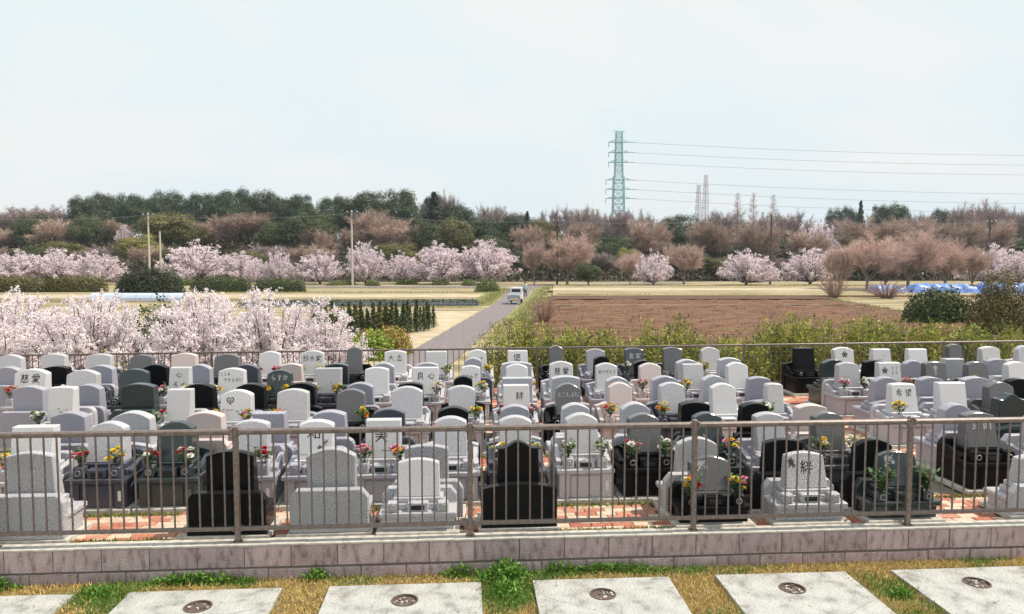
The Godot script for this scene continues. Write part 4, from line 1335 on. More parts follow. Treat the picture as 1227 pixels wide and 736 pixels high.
# ------------------------------------------------------------------ the scene
func _ready() -> void:
	rng.seed = 77
	set_camera_and_light()
	make_materials()
	make_glyphs()
	build_ground()
	build_wall_and_railing()
	build_paving()
	var seen := {}
	for d in GRAVES:
		make_grave(d, seen.get(d[0], 0))
		seen[d[0]] = seen.get(d[0], 0) + 1
	build_back_fence()
	build_foreground()
	build_fields()
	build_near_plants()
	build_forest()
	build_pylons()
	build_small_things()

func set_camera_and_light() -> void:
	var cam := Camera3D.new()
	cam.name = "camera"
	add_child(cam)
	cam.position = Vector3(0, 2.5, 0)
	cam.rotation = Vector3(-atan(58.0 / 886.0), -deg_to_rad(3.85), 0)
	cam.fov = rad_to_deg(2.0 * atan(368.0 / 886.0))
	cam.near = 0.1
	cam.far = 4000.0
	cam.current = true
	var sun := DirectionalLight3D.new()
	sun.name = "sun"
	add_child(sun)
	var el := deg_to_rad(56.0)
	var az := deg_to_rad(88.0)
	var to := Vector3(sin(az) * cos(el), sin(el), -cos(az) * cos(el))
	sun.look_at_from_position(to * 50.0, Vector3.ZERO, Vector3.UP)
	sun.light_energy = 1.35
	sun.light_color = Color(1.0, 0.95, 0.88)
	sun.light_angular_distance = 0.6
	sun.shadow_enabled = true
	var env := Environment.new()
	env.background_mode = Environment.BG_SKY
	var sky := Sky.new()
	var pan := PanoramaSkyMaterial.new()
	pan.panorama = sky_picture()
	sky.sky_material = pan
	env.sky = sky
	env.background_energy_multiplier = 1.0
	env.tonemap_mode = Environment.TONE_MAPPER_LINEAR
	env.tonemap_exposure = 1.15
	env.sdfgi_enabled = true
	env.ssao_enabled = true
	env.ssil_enabled = true
	env.fog_enabled = true
	env.fog_density = 0.0002
	env.fog_light_color = Color(.86, .9, .95)
	var we := WorldEnvironment.new()
	we.name = "world_environment"
	we.environment = env
	add_child(we)
func sky_picture() -> ImageTexture:
	var w := 1024
	var h := 512
	var im := Image.create(w, h, false, Image.FORMAT_RGBF)
	var f := FastNoiseLite.new()
	f.seed = 9
	f.frequency = 1.3
	f.fractal_octaves = 5
	for j in h:
		var el := PI * (0.5 - (j + .5) / h)
		for i in w:
			var ph := TAU * ((i + .5) / w) - PI
			var d := Vector3(sin(ph) * cos(el), sin(el), -cos(ph) * cos(el))
			var up := maxf(0.0, d.y)
			var base := Color(.70, .785, .825).lerp(Color(.69, .79, .81), sqrt(up))
			# thin high cloud, seen in flattening layers
			var q := Vector3(d.x, 0, d.z) / (up + .28)
			var cl := smoothstep(-.32, .42, f.get_noise_3d(q.x * .8, q.z * 1.1, 3.0) + .16 * d.x)
			base = base.lerp(Color(.79, .805, .80), cl * .85)
			if d.y < 0: base = Color(.40, .38, .34)
			im.set_pixel(i, j, base)
	return ImageTexture.create_from_image(im)

func build_ground() -> void:
	# lower land: fields running up into the wooded hill
	struct("ground", grid(-420, 480, 20, -16.5, -139, 30, func(x, z, _u, _w): return Vector3(x, land(x, z), z)), mats["dry_field"])
	struct("hill", grid(-420, 480, 60, -139, -800, 80, func(x, z, _u, w):
		var zz := lerpf(-139.0, -800.0, w * w * .6 + w * .4)
		return Vector3(x, land(x, zz), zz)), mats["hill"])
	# embankment below the cemetery, the cemetery floor and the yard the viewer stands above
	struct("embankment", grid(-420, 480, 8, -14.25, -17.5, 4, func(x, z, _u, w): return Vector3(x, lerpf(-.02, FIELD_Y - .1, smooth(0, 1, w)), z)), mats["soil"])
	var fl := MB.new()
	fl.box(Vector3(0, -.22, -10.4), Vector3(80, .40, 7.7))
	struct("cemetery_ground", fl.done(), mats["sand"])
	struct("yard_ground", grid(-60, 60, 60, 30, -6.41, 40, func(x, z, _u, _w): return Vector3(x, YARD_Y + .012 * sin(x * 3.1) * sin(z * 4.3), z)), mats["soil"])

func build_wall_and_railing() -> void:
	var t := thing("block_wall", "low mauve concrete block wall carrying the brown railing", "wall", Vector3(0, 0, -6.47))
	var core := MB.new()
	core.box(Vector3(.8, -.2, 0), Vector3(18.0, .40, .112))
	part("mortar_core", core.done(), mats["mortar"], t)
	var variants := []
	for i in 3:
		var mb := MB.new()
		mb.box(Vector3.ZERO, Vector3(.3935, .188, .13), [.004, .006, .009][i])
		variants.append(mb.done())
	for course in 2:
		for i in 45:
			var x := -8.1 + i * .4 + (.2 if course == 1 else 0.0)
			var o := part("block", variants[rng.randi() % 3], mats["block_%d" % (rng.randi() % 3)], t, Vector3(x, -.085 - course * .203 - (rng.randf() * .005 if course else 0.0), rng.randf_range(-.003, .003)))
			o.rotation.z = rng.randf_range(-.004, .004)
	var cap := MB.new()
	for i in 55:
		var x0 := -8.2 + i * .325
		cap.box(Vector3(x0 + .1625, .019 + rng.randf_range(-.002, .002), rng.randf_range(-.002, .002)), Vector3(.3245, .02, .146 + rng.randf_range(-.004, .004)), .004)
	part("mortar_cap", cap.done(), mats["concrete"], t)
	# railing
	var r := thing("front_railing", "taupe metal railing with thin upright bars on the block wall", "railing", Vector3(0, .03, -6.47))
	var post := MB.new()
	post.box(Vector3(0, .51, 0), Vector3(.045, 1.02, .045), .006)
	var post_m := post.done()
	var foot := bev_box(Vector3(.075, .008, .075), .002)
	var bar := MB.new()
	bar.box(Vector3(0, .535, 0), Vector3(.0145, .83, .0145), .003)
	var bar_m := bar.done()
	var top := MB.new()
	top.box(Vector3(1.015, .972, 0), Vector3(1.985, .05, .05), .014)
	var top_m := top.done()
	var low := MB.new()
	low.box(Vector3(1.015, .115, 0), Vector3(1.985, .034, .034), .006)
	var low_m := low.done()
	for k in range(-4, 5):
		var x := .062 + 2.03 * k
		var p := part("post", post_m, mats["rail"], r, Vector3(x, 0, 0))
		part("base_plate", foot, mats["rail"], p, Vector3(0, .004, 0))
		if k == 4: continue
		for s in [-1, 1]:
			if (k == -4 and s < 0) or (k == 4 and s > 0): continue
			part("rail_bracket", bev_box(Vector3(.02, .06, .056), .004), mats["rail"], p, Vector3(s * .033, .97, 0))
			part("rail_bracket", bev_box(Vector3(.02, .044, .042), .004), mats["rail"], p, Vector3(s * .033, .115, 0))
		part("top_rail", top_m, mats["rail"], r, Vector3(x, 0, 0))
		part("bottom_rail", low_m, mats["rail"], r, Vector3(x, 0, 0))
		for i in 18: part("bar", bar_m, mats["rail"], r, Vector3(x + .107 * (i + 1), 0, 0))

func build_paving() -> void:
	# brick paving: loose plots and the lane by the railing brick by brick, the lanes farther back as one bed
	var t := thing("brick_paving", "red and buff brick paving between the gravestones", "paving", Vector3(0, 0, -7.0))
	var shapes := [bev_box(Vector3(.194, .06, .094), .006), bev_box(Vector3(.193, .062, .093), .008)]
	var spans := [[-6.59, -7.33]]
	var taken := []
	for d in GRAVES:
		if d[0].begins_with("1"): taken.append([d[1] - .36, d[1] + .36, d[2] - .2, d[2] + .2])
	var far := MB.new()
	far.use_col = true
	var count := 0
	for row in 8:
		var z := -6.645 - row * .1
		for i in 62:
			var x := -5.2 + i * .2 + (.1 if row % 2 else 0.0)
			var hid := false
			for q in taken:
				if x > q[0] + .05 and x < q[1] - .05 and z > q[2] and z < q[3]: hid = true
			if hid: continue
			if (x < -4.3 or x > 5.6) or count >= 300: 
				far.col = brick_colour()
				far.box(Vector3(x, -.0275 + rng.randf_range(-.003, .003), z + 7.0), Vector3(.193, .06, .093), .006)
				continue
			count += 1
			var pick: int = [0, 1, 2, 0, 3, 4, 3, 4, 2, 3][rng.randi() % 10]
			var o := part("brick", shapes[rng.randi() % 2], mats["brick_%d" % pick], t, Vector3(x, -.028 + rng.randf_range(-.003, .003), z + 7.0))
			o.rotation = Vector3(rng.randf_range(-.01, .01), rng.randf_range(-.012, .012), rng.randf_range(-.01, .01))
	for lane in [[-8.62, 7], [-10.5, 7], [-12.36, 7], [-13.55, 6]]:
		for row in lane[1]:
			for i in 100:
				var x := -9.0 + i * .2 + (.1 if row % 2 else 0.0)
				far.col = brick_colour()
				far.box(Vector3(x, -.0275 + rng.randf_range(-.003, .003), lane[0] - row * .1 + 7.0), Vector3(.193, .06, .093))
	for row in 22:
		for i in 5:
			far.col = brick_colour()
			far.box(Vector3(5.05 + i * .2 + (.1 if row % 2 else 0.0), -.0265, -9.3 - row * .1 + 7.0), Vector3(.193, .058, .093))
	var m := leafy("brick_bed", 0.0, 0.9)
	var b := part("brick_bed", far.done(), m, t)
	b.set_meta("kind", "stuff")
	# low weeds along the foot of the stones
	var g := MB.new()
	g.use_col = true
	for span in [[-3.95, -2.75, -7.30], [-1.5, -.4, -7.3], [.9, 2.2, -7.30], [4.6, 6.0, -7.3], [-3.6, -2.6, -6.62], [.7, 2.0, -6.6], [4.2, 5.4, -9.16], [-.9, 3.2, -9.16]]:
		for i in int((span[1] - span[0]) * 420):
			var p := Vector3(rng.randf_range(span[0], span[1]), -.002, span[2] + absf(rng.randfn(0, .025)))
			var d := (rand_dir(rng) + Vector3(0, 1.1, 0)).normalized()
			g.leaf(p, d, d.cross(rand_dir(rng)).normalized(), rng.randf_range(.02, .05), rng.randf_range(.008, .018), shade([Color(.16, .22, .03), Color(.32, .30, .04), Color(.10, .15, .03)][rng.randi() % 3], rng, .3))
	var w := part(numbered("weeds"), g.done(), mats["grass"], self)
	tag(w, "thin green weeds along the foot of the gravestones", "weeds", "", "stuff")
func brick_colour() -> Color:
	var c: Color = [k3(.46, .17, .11), k3(.40, .13, .085), k3(.52, .24, .16), k3(.62, .50, .38), k3(.56, .40, .30), k3(.46, .17, .11)][rng.randi() % 6]
	return shade(c, rng, .15)

func build_back_fence() -> void:
	var t := thing("back_fence", "thin taupe bar fence behind the rear row of gravestones", "fence", Vector3(0, 0, -13.95))
	var bar := bev_box(Vector3(.014, .76, .014), .0)
	var post := bev_box(Vector3(.04, .95, .04), .004)
	var rail := bev_box(Vector3(1.98, .035, .035), .006)
	var low := bev_box(Vector3(1.98, .025, .025), .004)
	for k in 15:
		var x := -12.72 + 2.02 * k
		var lift := .006 * x
		part("post", post, mats["rail"], t, Vector3(x, .34 + lift, 0))
		if k == 14: continue
		for e in [["top_rail", rail, .79], ["bottom_rail", low, .06]]:
			var o := part(e[0], e[1], mats["rail"], t, Vector3(x + 1.01, e[2] + lift + .006, 0))
			o.rotation.z = .006
		for i in 18: part("bar", bar, mats["rail"], t, Vector3(x + .1063 * (i + 1), .40 + lift, 0))

func build_foreground() -> void:
	var lanes := [[-4.42, -3.21], [-2.76, -1.52], [-1.13, .147], [.59, 1.775], [2.19, 3.36], [3.787, 5.02], [5.45, 6.7]]
	var lids := [-3.8, -2.107, -.476, 1.143, 2.749, 4.371, 6.0]
	var what := ["concrete plot slab at the far left corner of the yard", "concrete plot slab left of the dry grass strip, second from left", "concrete plot slab just left of the lush green weeds", "concrete plot slab just right of the lush green weeds", "concrete plot slab fifth from left between two dry grass strips", "concrete plot slab at the far right corner of the yard", ""]
	for i in 6:
		var a: float = lanes[i][0]
		var b: float = lanes[i][1]
		var t := thing("plot_slab", what[i], "slab", Vector3((a + b) / 2, YARD_Y, -5.5), rng.randf_range(-.006, .006), "concrete plot slabs in the yard")
		var mb := MB.new()
		# slab with a round well for the drain
		var lx: float = lids[i] - (a + b) / 2
		var lz := -.36
		var hw := (b - a) / 2
		var ring := []
		var rim := []
		for k in 32:
			var an := TAU * k / 32
			var d := Vector2(cos(an), sin(an))
			ring.append(Vector3(lx + d.x * .110, .04, lz + d.y * .110))
			var tx := ((hw if d.x > 0 else -hw) - lx) / (d.x if absf(d.x) > 1e-4 else 1e-4)
			var tz := ((.66 if d.y > 0 else -.66) - lz) / (d.y if absf(d.y) > 1e-4 else 1e-4)
			var q := minf(absf(tx), absf(tz))
			rim.append(Vector3(lx + d.x * q, .04, lz + d.y * q))
		var corners := [Vector3(hw, .04, .66), Vector3(-hw, .04, .66), Vector3(-hw, .04, -.66), Vector3(hw, .04, -.66)]
		for k in 32:
			var n := (k + 1) % 32
			mb.quad(ring[k], ring[n], rim[n], rim[k], Vector3.UP)
			for c in corners:
				var cc: Vector3 = c
				var r0: Vector3 = rim[k]
				var r1: Vector3 = rim[n]
				if (absf(r0.x - cc.x) < 1e-3 and absf(r1.z - cc.z) < 1e-3) or (absf(r1.x - cc.x) < 1e-3 and absf(r0.z - cc.z) < 1e-3):
					if absf(r0.x - r1.x) > 1e-3 and absf(r0.z - r1.z) > 1e-3: mb.tri(r0, r1, cc, Vector3.UP)
			mb.quad(ring[k], ring[n], ring[n] - Vector3(0, .06, 0), ring[k] - Vector3(0, .06, 0), Vector3(lx, 0, lz) - ring[k])
		for k in 4:
			var c0: Vector3 = corners[k]
			var c1: Vector3 = corners[(k + 1) % 4]
			mb.quad(c0, c1, c1 - Vector3(0, .1, 0), c0 - Vector3(0, .1, 0), (c0 + c1) * .5)
		part("slab", mb.done(), mats["slab"], t)
		var lid := MB.new()
		lid.lathe([Vector2(.109, -.02), Vector2(.109, .003), Vector2(.097, .004), Vector2(.095, -.014), Vector2(.0, -.012)], 28)
		var cover := part("drain_cover", lid.done(), mats["lid"], t, Vector3(lx, .042, lz))
		for k in 16:
			var an := rng.randf() * TAU
			var rr := sqrt(rng.randf()) * .085
			var pb := MB.new()
			pb.box(Vector3.ZERO, Vector3(rng.randf_range(.014, .03), rng.randf_range(.008, .016), rng.randf_range(.012, .026)), .004)
			var o := part("pebble", pb.done(), mats[["lid", "concrete", "sand", "slab"][rng.randi() % 4]], cover, Vector3(cos(an) * rr, -.008, sin(an) * rr))
			o.rotation.y = an * 3
		var dirt := MB.new()
		dirt.use_col = true
		for k in 46:
			var p := Vector3(rng.randf_range(-hw, hw), .0405, rng.randf_range(-.66, .2))
			if k % 2: p.x = (hw - absf(rng.randfn(0, .05))) * (1 if k % 4 == 1 else -1)
			var an := rng.randf() * TAU
			var d := Vector3(cos(an), .12, sin(an)).normalized()
			dirt.leaf(p, d, Vector3(-sin(an), .05, cos(an)).normalized(), rng.randf_range(.012, .035), rng.randf_range(.005, .014), shade([Color(.34, .25, .12), Color(.22, .16, .10), Color(.50, .42, .30)][rng.randi() % 3], rng, .3))
		var dm := part("leaf_litter", dirt.done(), mats["grass"], t)
		dm.set_meta("kind", "stuff")
		if i in [1, 3, 4]:
			var cr := MB.new()
			var pts := []
			for k in 12: pts.append(Vector3(lerpf(-hw * .2, hw, k / 11.0) * (1 if i != 3 else -1), .0, .1 - .5 * k / 11.0 + rng.randf_range(-.02, .02) + (.25 if i == 4 else 0.0)))
			for k in 11:
				var a0: Vector3 = pts[k]
				var a1: Vector3 = pts[k + 1]
				var sd := Vector3(0, 0, .0013)
				cr.quad(a0 - sd, a0 + sd, a1 + sd, a1 - sd, Vector3.UP)
			part("crack", cr.done(), mats["mortar"], t, Vector3(0, .0412, 0))
	# grass between the slabs and along the wall
	var g := MB.new()
	g.use_col = true
	var gn := FastNoiseLite.new()
	gn.seed = 3
	gn.frequency = .9
	for i in 90000:
		var p := Vector3(rng.randf_range(-4.9, 6.2), YARD_Y, rng.randf_range(-6.395, -5.2))
		var on := false
		for l in lanes:
			if p.x > l[0] - .0 + rng.randf() * .03 and p.x < l[1] + .0 - rng.randf() * .03 and p.z > -6.16: on = true
		if on: continue
		var greenness := gn.get_noise_2d(p.x, p.z * 1.5) * 1.1 - .15
		for e in [[-2.35, .6, -6.33, .07, .9], [-3.9, .35, -6.33, .1, .7], [-3.0, .3, -6.1, .25, .5], [.37, .26, -6.2, .6, 1.3], [1.2, .9, -6.3, .1, .75], [.0, .5, -6.32, .05, .5], [-1.0, .3, -6.3, .1, .6], [3.2, .5, -6.36, .05, .4], [3.62, .12, -5.74, .1, .6], [5.2, .6, -6.36, .05, .4]]:
			greenness += e[4] * exp(-pow((p.x - e[0]) / e[1], 2) - pow((p.z - e[2]) / e[3], 2))
		var green := greenness + rng.randf_range(-.3, .3) > .25
		var c: Color = [Color(.13, .24, .03), Color(.20, .30, .05), Color(.09, .18, .025)][rng.randi() % 3] if green else [Color(.60, .44, .13), Color(.66, .52, .22), Color(.50, .35, .10), Color(.38, .28, .10)][rng.randi() % 4]
		var d := Vector3(rng.randf_range(-1, 1), rng.randf_range(.35, 1.4), rng.randf_range(-1, 1)).normalized()
		g.leaf(p, d, d.cross(rand_dir(rng)).normalized(), rng.randf_range(.025, .075) * (1.15 if green else .9), rng.randf_range(.004, .010), shade(c, rng, .3))
	tag(part(numbered("grass"), g.done(), mats["grass"], self), "dry yellow and green grass between the slabs and wall", "grass", "", "stuff")
	var wd := MB.new()
	wd.use_col = true
	for e in [[.37, -6.27, .22, .12, 900, .17], [.37, -6.0, .17, .2, 500, .1], [-2.3, -6.33, .45, .05, 700, .10], [-.02, -6.34, .2, .03, 200, .1], [1.3, -6.33, .5, .04, 600, .08], [-1.28, -6.33, .13, .03, 220, .1], [-3.95, -6.33, .2, .05, 260, .11], [-3.05, -6.2, .2, .1, 300, .07], [3.62, -5.74, .09, .09, 160, .06], [.85, -6.33, .2, .03, 200, .1]]:
		for i in e[4]:
			var q := Vector2(rng.randfn(0, .5), rng.randfn(0, .5)).limit_length(1.1)
			var p := Vector3(e[0] + q.x * e[2], YARD_Y + rng.randf() * e[5] * maxf(.2, 1.0 - q.length_squared() * .7), minf(e[1] + q.y * e[3], -6.4 + .035))
			if e[1] > -6.3: p.z = e[1] + q.y * e[3]
			p.z = maxf(p.z, -6.39)
			var d := (rand_dir(rng) + Vector3(0, .5, .2)).normalized()
			wd.leaf(p, d, d.cross(rand_dir(rng)).normalized(), rng.randf_range(.025, .055), rng.randf_range(.012, .026), shade([Color(.12, .27, .03), Color(.18, .34, .05), Color(.08, .18, .02)][rng.randi() % 3], rng, .25))
	tag(part(numbered("broadleaf_weeds"), wd.done(), mats["grass"], self), "lush green broadleaf weeds growing at the wall foot", "weeds", "", "stuff")

func build_fields() -> void:
	var road := [[-6.2, -17.0], [-3.75, -26.84], [-2.25, -36.2], [.23, -52.7], [2.93, -70.2], [5.0, -88.0], [6.6, -108], [10.5, -122], [40, -133], [41, -129], [13, -118], [9.9, -105], [7.9, -88.0], [5.6, -71.5], [2.75, -52.6], [.32, -36.0], [-1.04, -26.7], [-3.2, -17.0]]
	struct("road", sheet(road, FIELD_Y + .03), mats["asphalt"])
	struct("field_beige", sheet([[-2.3, -36.3], [-3.9, -27.0], [-9, -27.0], [-9, -48], [-3, -62], [1.4, -62.0], [.1, -52.8]], FIELD_Y + .012), mats["beige_field"])
	struct("field_tan", sheet([[-60, -93.5], [2.9, -91.2], [2.1, -84.3], [-60, -87]], FIELD_Y + .012), mats["beige_field"])
	struct("field_brown", sheet([[-60, -83.9], [1.8, -81.2], [1.2, -75.5], [-60, -78]], FIELD_Y + .016), mats["brown_field"])
	struct("field_grey", sheet([[-40, -121], [7.5, -119], [5.9, -112.0], [-40, -114]], FIELD_Y + .012), mats["asphalt"])
	struct("verge_green", sheet([[1.2, -68.0], [2.75, -69.8], [4.8, -88], [6.3, -107.5], [2.5, -109], [2.8, -92], [.4, -74]], FIELD_Y + .02), mats["green_strip"])
	struct("verge_green", sheet([[2.9, -52.7], [5.75, -71.6], [8.1, -88], [10.1, -105], [13.2, -117.6], [18, -117.0], [10.2, -92], [8.6, -80], [7.4, -72], [4.4, -52]], FIELD_Y + .02), mats["green_strip"])
	struct("field_far_beige", sheet([[10.6, -95.5], [13, -104], [68, -99], [66, -92.0]], FIELD_Y + .262), mats["beige_field"])
	# raised bank at the far side of the ploughed field, and the ploughed ridges themselves
	var bank := MB.new()
	bank.quad(Vector3(10.2, FIELD_Y - .1, -83.0), Vector3(60, FIELD_Y - .1, -80.4), Vector3(60, FIELD_Y + .25, -80.6), Vector3(10.2, FIELD_Y + .25, -83.2), Vector3(0, .1, 1))
	bank.quad(Vector3(10.2, FIELD_Y + .25, -83.2), Vector3(60, FIELD_Y + .25, -80.6), Vector3(75, FIELD_Y + .25, -116), Vector3(14.5, FIELD_Y + .25, -117), Vector3.UP)
	struct("bank", bank.done(), mats["dry_field"])
	var face := MB.new()
	face.quad(Vector3(10.2, FIELD_Y - .1, -82.95), Vector3(60, FIELD_Y - .1, -80.35), Vector3(60, FIELD_Y + .22, -80.57), Vector3(10.2, FIELD_Y + .22, -83.17), Vector3(0, .1, 1))
	struct("bank_face", face.done(), mats["plough"])
	var fn := FastNoiseLite.new()
	fn.seed = 5
	fn.frequency = .35
	struct("field_ploughed", grid(0, 1, 60, 0, 1, 180, func(_x, _z, u, w):
		var z := lerpf(-36.0, -82.9, w)
		var x := lerpf(lerpf(2.4, 9.9, w), lerpf(33, 40, w), u)
		return Vector3(x, FIELD_Y + .05 + .075 * sin(z * 6.0 + 1.5 * fn.get_noise_2d(x * .4, z * .1)) + .11 * fn.get_noise_2d(x, z) + (.10 if absf(z + 64.5 + .03 * x) < .9 else 0.0), z)), mats["plough"])
	struct("field_dark_strip", sheet([[9.0, -77.0], [9.7, -82.8], [39.6, -81.0], [39.0, -75.4]], FIELD_Y + .17), mats["plough_dark"])
	struct("field_headland", sheet([[6.4, -66.1], [6.6, -67.4], [37.5, -66.2], [36.8, -65.2]], FIELD_Y + .2), mats["brown_field"])
	for k in 5:
		var t := thing("mulched_row", "black plastic mulched row in the left field, %s row from front" % ORD[k], "crop row", Vector3(-9.5, FIELD_Y, -69.2 - k * 1.25), .0, "mulched rows in the left field")
		var mb := MB.new()
		for i in 60:
			for s in 6:
				var a0 := PI * s / 6
				var a1 := PI * (s + 1) / 6
				var x0 := -11.0 + 22.0 * i / 60
				var x1 := -11.0 + 22.0 * (i + 1) / 60
				var b0 := 1.0 + .18 * sin(i * 2.3 + k)
				var b1 := 1.0 + .18 * sin((i + 1) * 2.3 + k)
				mb.quad(Vector3(x0, sin(a0) * .26 * b0, cos(a0) * .45), Vector3(x1, sin(a0) * .26 * b1, cos(a0) * .45), Vector3(x1, sin(a1) * .26 * b1, cos(a1) * .45), Vector3(x0, sin(a1) * .26 * b0, cos(a1) * .45), Vector3(0, sin((a0 + a1) / 2), cos((a0 + a1) / 2)))
		part("film", mb.done(), mats["mulch"], t)
		var pl := MB.new()
		for i in 420:
			var p := Vector3(rng.randf_range(-11, 11), .26, rng.randf_range(-.1, .1))
			var d := (rand_dir(rng) + Vector3(0, .9, 0)).normalized()
			pl.leaf(p, d, d.cross(rand_dir(rng)).normalized(), rng.randf_range(.12, .26), .07, shade(Color(.05, .10, .03), rng, .3))
		part("seedlings", pl.done(), mats["leaf"], t)

func build_near_plants() -> void:
	# blossoming trees just below the back fence
	var what := ["low spreading cherry in white blossom at the far left behind the fence", "white cherry blossom tree filling the left, beside the dark leafy shrub", "broad pink-white cherry tree just behind the fence, right of the dark shrub", "smallest near cherry tree, in front of the dark cypress row", "white cherry branches low behind the fence near the yellow shrubs", "cherry tree in the second line behind the fence at the far left edge", "cherry tree in the second line behind the leftmost pair of cherries", "cherry tree in the second line behind the dark olive shrub"]
	var spots := [[-12.5, -20.9, 5.2, 3.25, 4.6], [-10.1, -20.6, 4.2, 3.2, 3.6], [-7.0, -20.6, 5.0, 3.3, 1.3], [-3.9, -20.6, 2.9, 3.0, 2.4], [-5.2, -20.0, 3.4, 3.3, .4], [-13.6, -22.6, 4.6, 3.2, 1.0], [-11.2, -22.8, 4.6, 3.2, 2.0], [-8.0, -22.6, 4.0, 3.1, 3.0]]
	for i in spots.size():
		var s: Array = spots[i]
		var p := fan_cherry_parts(300 + i, s[2], s[3], int(28000 * s[2]), .044)
		plant("cherry_tree", what[i], "tree", "cherry trees just behind the back fence", Vector3(s[0], FIELD_Y, s[1]), s[4], Vector3.ONE, p, "bark", "petal")
	var dark := bush_parts(320, 2.2, 2.95, 2.0, [Color(.07, .10, .02), Color(.13, .15, .03), Color(.05, .07, .02)], 9000, .12, .0)
	plant("leafy_shrub", "dark olive leafy shrub between the two large near cherry trees", "shrub", "", Vector3(-8.55, FIELD_Y, -21.6), 0, Vector3.ONE, dark, "bark", "leaf", "foliage", "stems")
	var yel := bush_parts(321, 1.2, 1.5, 1.0, [Color(.36, .34, .03), Color(.22, .27, .03), Color(.42, .36, .05)], 4200, .09, .0)
	for e in [[-8.6, -18.4, 1.25, "yellow-green shrub behind the back fence among the near cherries"], [-11.6, -18.6, .9, "small yellow-green shrub at the far left behind the back fence"]]:
		plant("yellow_shrub", e[3], "shrub", "", Vector3(e[0], FIELD_Y, e[1]), e[0], Vector3.ONE * e[2], yel, "bark", "leaf", "foliage", "stems")
	# bright crops and the row of young cypresses
	var crop := bush_parts(322, 1.5, .95, 1.2, [Color(.16, .28, .02), Color(.24, .36, .03), Color(.34, .36, .04), Color(.14, .22, .03)], 4200, .11, .3)
	var rust := bush_parts(323, 1.5, .9, 1.2, [Color(.40, .24, .05), Color(.28, .22, .04), Color(.20, .22, .03), Color(.44, .30, .07)], 4200, .10, .3)
	var cs := [[-5.9, -32.2, 0], [-4.7, -31.8, 0], [-3.9, -32.6, 0], [-5.6, -34.6, 1], [-4.5, -35.0, 1], [-3.4, -35.6, 1], [-6.8, -34.2, 0], [-3.1, -34.2, 1]]
	for i in cs.size():
		var e: Array = cs[i]
		plant("low_shrub", "%s low shrub in the plot before the cypress row, %s of eight from left" % [["bright green", "rusty orange-green"][e[2]], ordinal([1, 3, 4, 2, 5, 6, 0, 7][i])], "shrub", "low shrubs before the cypresses", Vector3(e[0], FIELD_Y, e[1]), i * 1.3, Vector3.ONE * (1.0 + .1 * (i % 3)), rust if e[2] else crop, "bark", "leaf", "foliage", "stems")
	var cyp := []
	for i in 3: cyp.append(leafy_parts(340 + i, .66, 1.8, [Color(.06, .085, .02), Color(.10, .11, .025), Color(.045, .07, .02)][i], .03, 22, 1900, .07, true))
	for i in 40:
		var x := -8.6 + (i % 20) * .345 + (.18 if i > 19 else 0.0) + rng.randf_range(-.05, .05)
		var z := -43.2 - (1.1 if i > 19 else 0.0) - rng.randf() * .3 - maxf(0, (x + 3.4)) * 1.6
		plant("young_cypress", "small pointed dark cypress in the %s nursery row, %s from left" % [["near", "far"][i / 20], ordinal(i % 20)], "cypress", "young cypresses in the nursery row", Vector3(x, FIELD_Y, z), i * 2.1, Vector3.ONE * rng.randf_range(.78, 1.14), cyp[(i * 5 + i / 3) % 3], "bark", "leaf")
	# tall bamboo grass behind the right half of the fence
	var th := []
	for i in 4: th.append(thicket_parts(360 + i, 1.3, 2.75))
	for i in 30:
		var t := float(i) / 29
		var x := lerpf(.95, 15.5, t) + rng.randf_range(-.12, .12)
		plant("bamboo_clump", "yellow-green bamboo grass clump behind the back fence, %s from the road" % ordinal(i), "bamboo grass", "bamboo grass along the back fence", Vector3(x, FIELD_Y, -17.35 + rng.randf_range(-.5, .4)), rng.randf() * TAU, Vector3(1.0, rng.randf_range(.84, 1.1), 1.0), th[i % 4], "pale_bark", "grass", "foliage", "stems")
	for i in 22:
		var x := lerpf(1.6, 15.5, i / 21.0) + rng.randf_range(-.2, .2)
		plant("bamboo_clump", "yellow-green bamboo grass clump in the second line behind the fence, %s from the road" % ordinal(i), "bamboo grass", "bamboo grass along the back fence", Vector3(x, FIELD_Y, -18.7 + rng.randf_range(-.3, .3)), rng.randf() * TAU, Vector3(1.1, rng.randf_range(.74, .88), 1.0), th[(i * 3 + 1) % 4], "pale_bark", "grass", "foliage", "stems")
	# rough grass along the road and the field margins
	var rg := MB.new()
	rg.use_col = true
	var edges := [[Vector2(1.6, -70), Vector2(6.2, -107)], [Vector2(1.1, -36), Vector2(3.7, -52.6)], [Vector2(4.2, -52.6), Vector2(9.0, -84)], [Vector2(9.4, -86), Vector2(11.6, -104)], [Vector2(3.4, -45), Vector2(9.5, -82)], [Vector2(4, -44), Vector2(31, -43)], [Vector2(33, -45), Vector2(40, -80)], [Vector2(10, -84), Vector2(58, -81.6)], [Vector2(-30, -67.5), Vector2(1, -67)], [Vector2(-40, -98), Vector2(3, -95.6)], [Vector2(-40, -112), Vector2(5, -110)], [Vector2(12, -112), Vector2(70, -108)]]
	for e in edges:
		var l: float = (e[0] as Vector2).distance_to(e[1])
		for i in int(l * 85):
			var q: Vector2 = (e[0] as Vector2).lerp(e[1], rng.randf()) + Vector2(rng.randfn(0, .5), rng.randfn(0, .7))
			var d := (rand_dir(rng) * .7 + Vector3.UP).normalized()
			rg.leaf(Vector3(q.x, FIELD_Y + (.24 if q.y < -83.4 and q.x > 11 else 0.0), q.y), d, d.cross(rand_dir(rng)).normalized(), rng.randf_range(.08, .26), rng.randf_range(.025, .06), shade([Color(.22, .22, .06), Color(.40, .33, .14), Color(.50, .42, .22), Color(.13, .17, .04)][rng.randi() % 4], rng, .3))
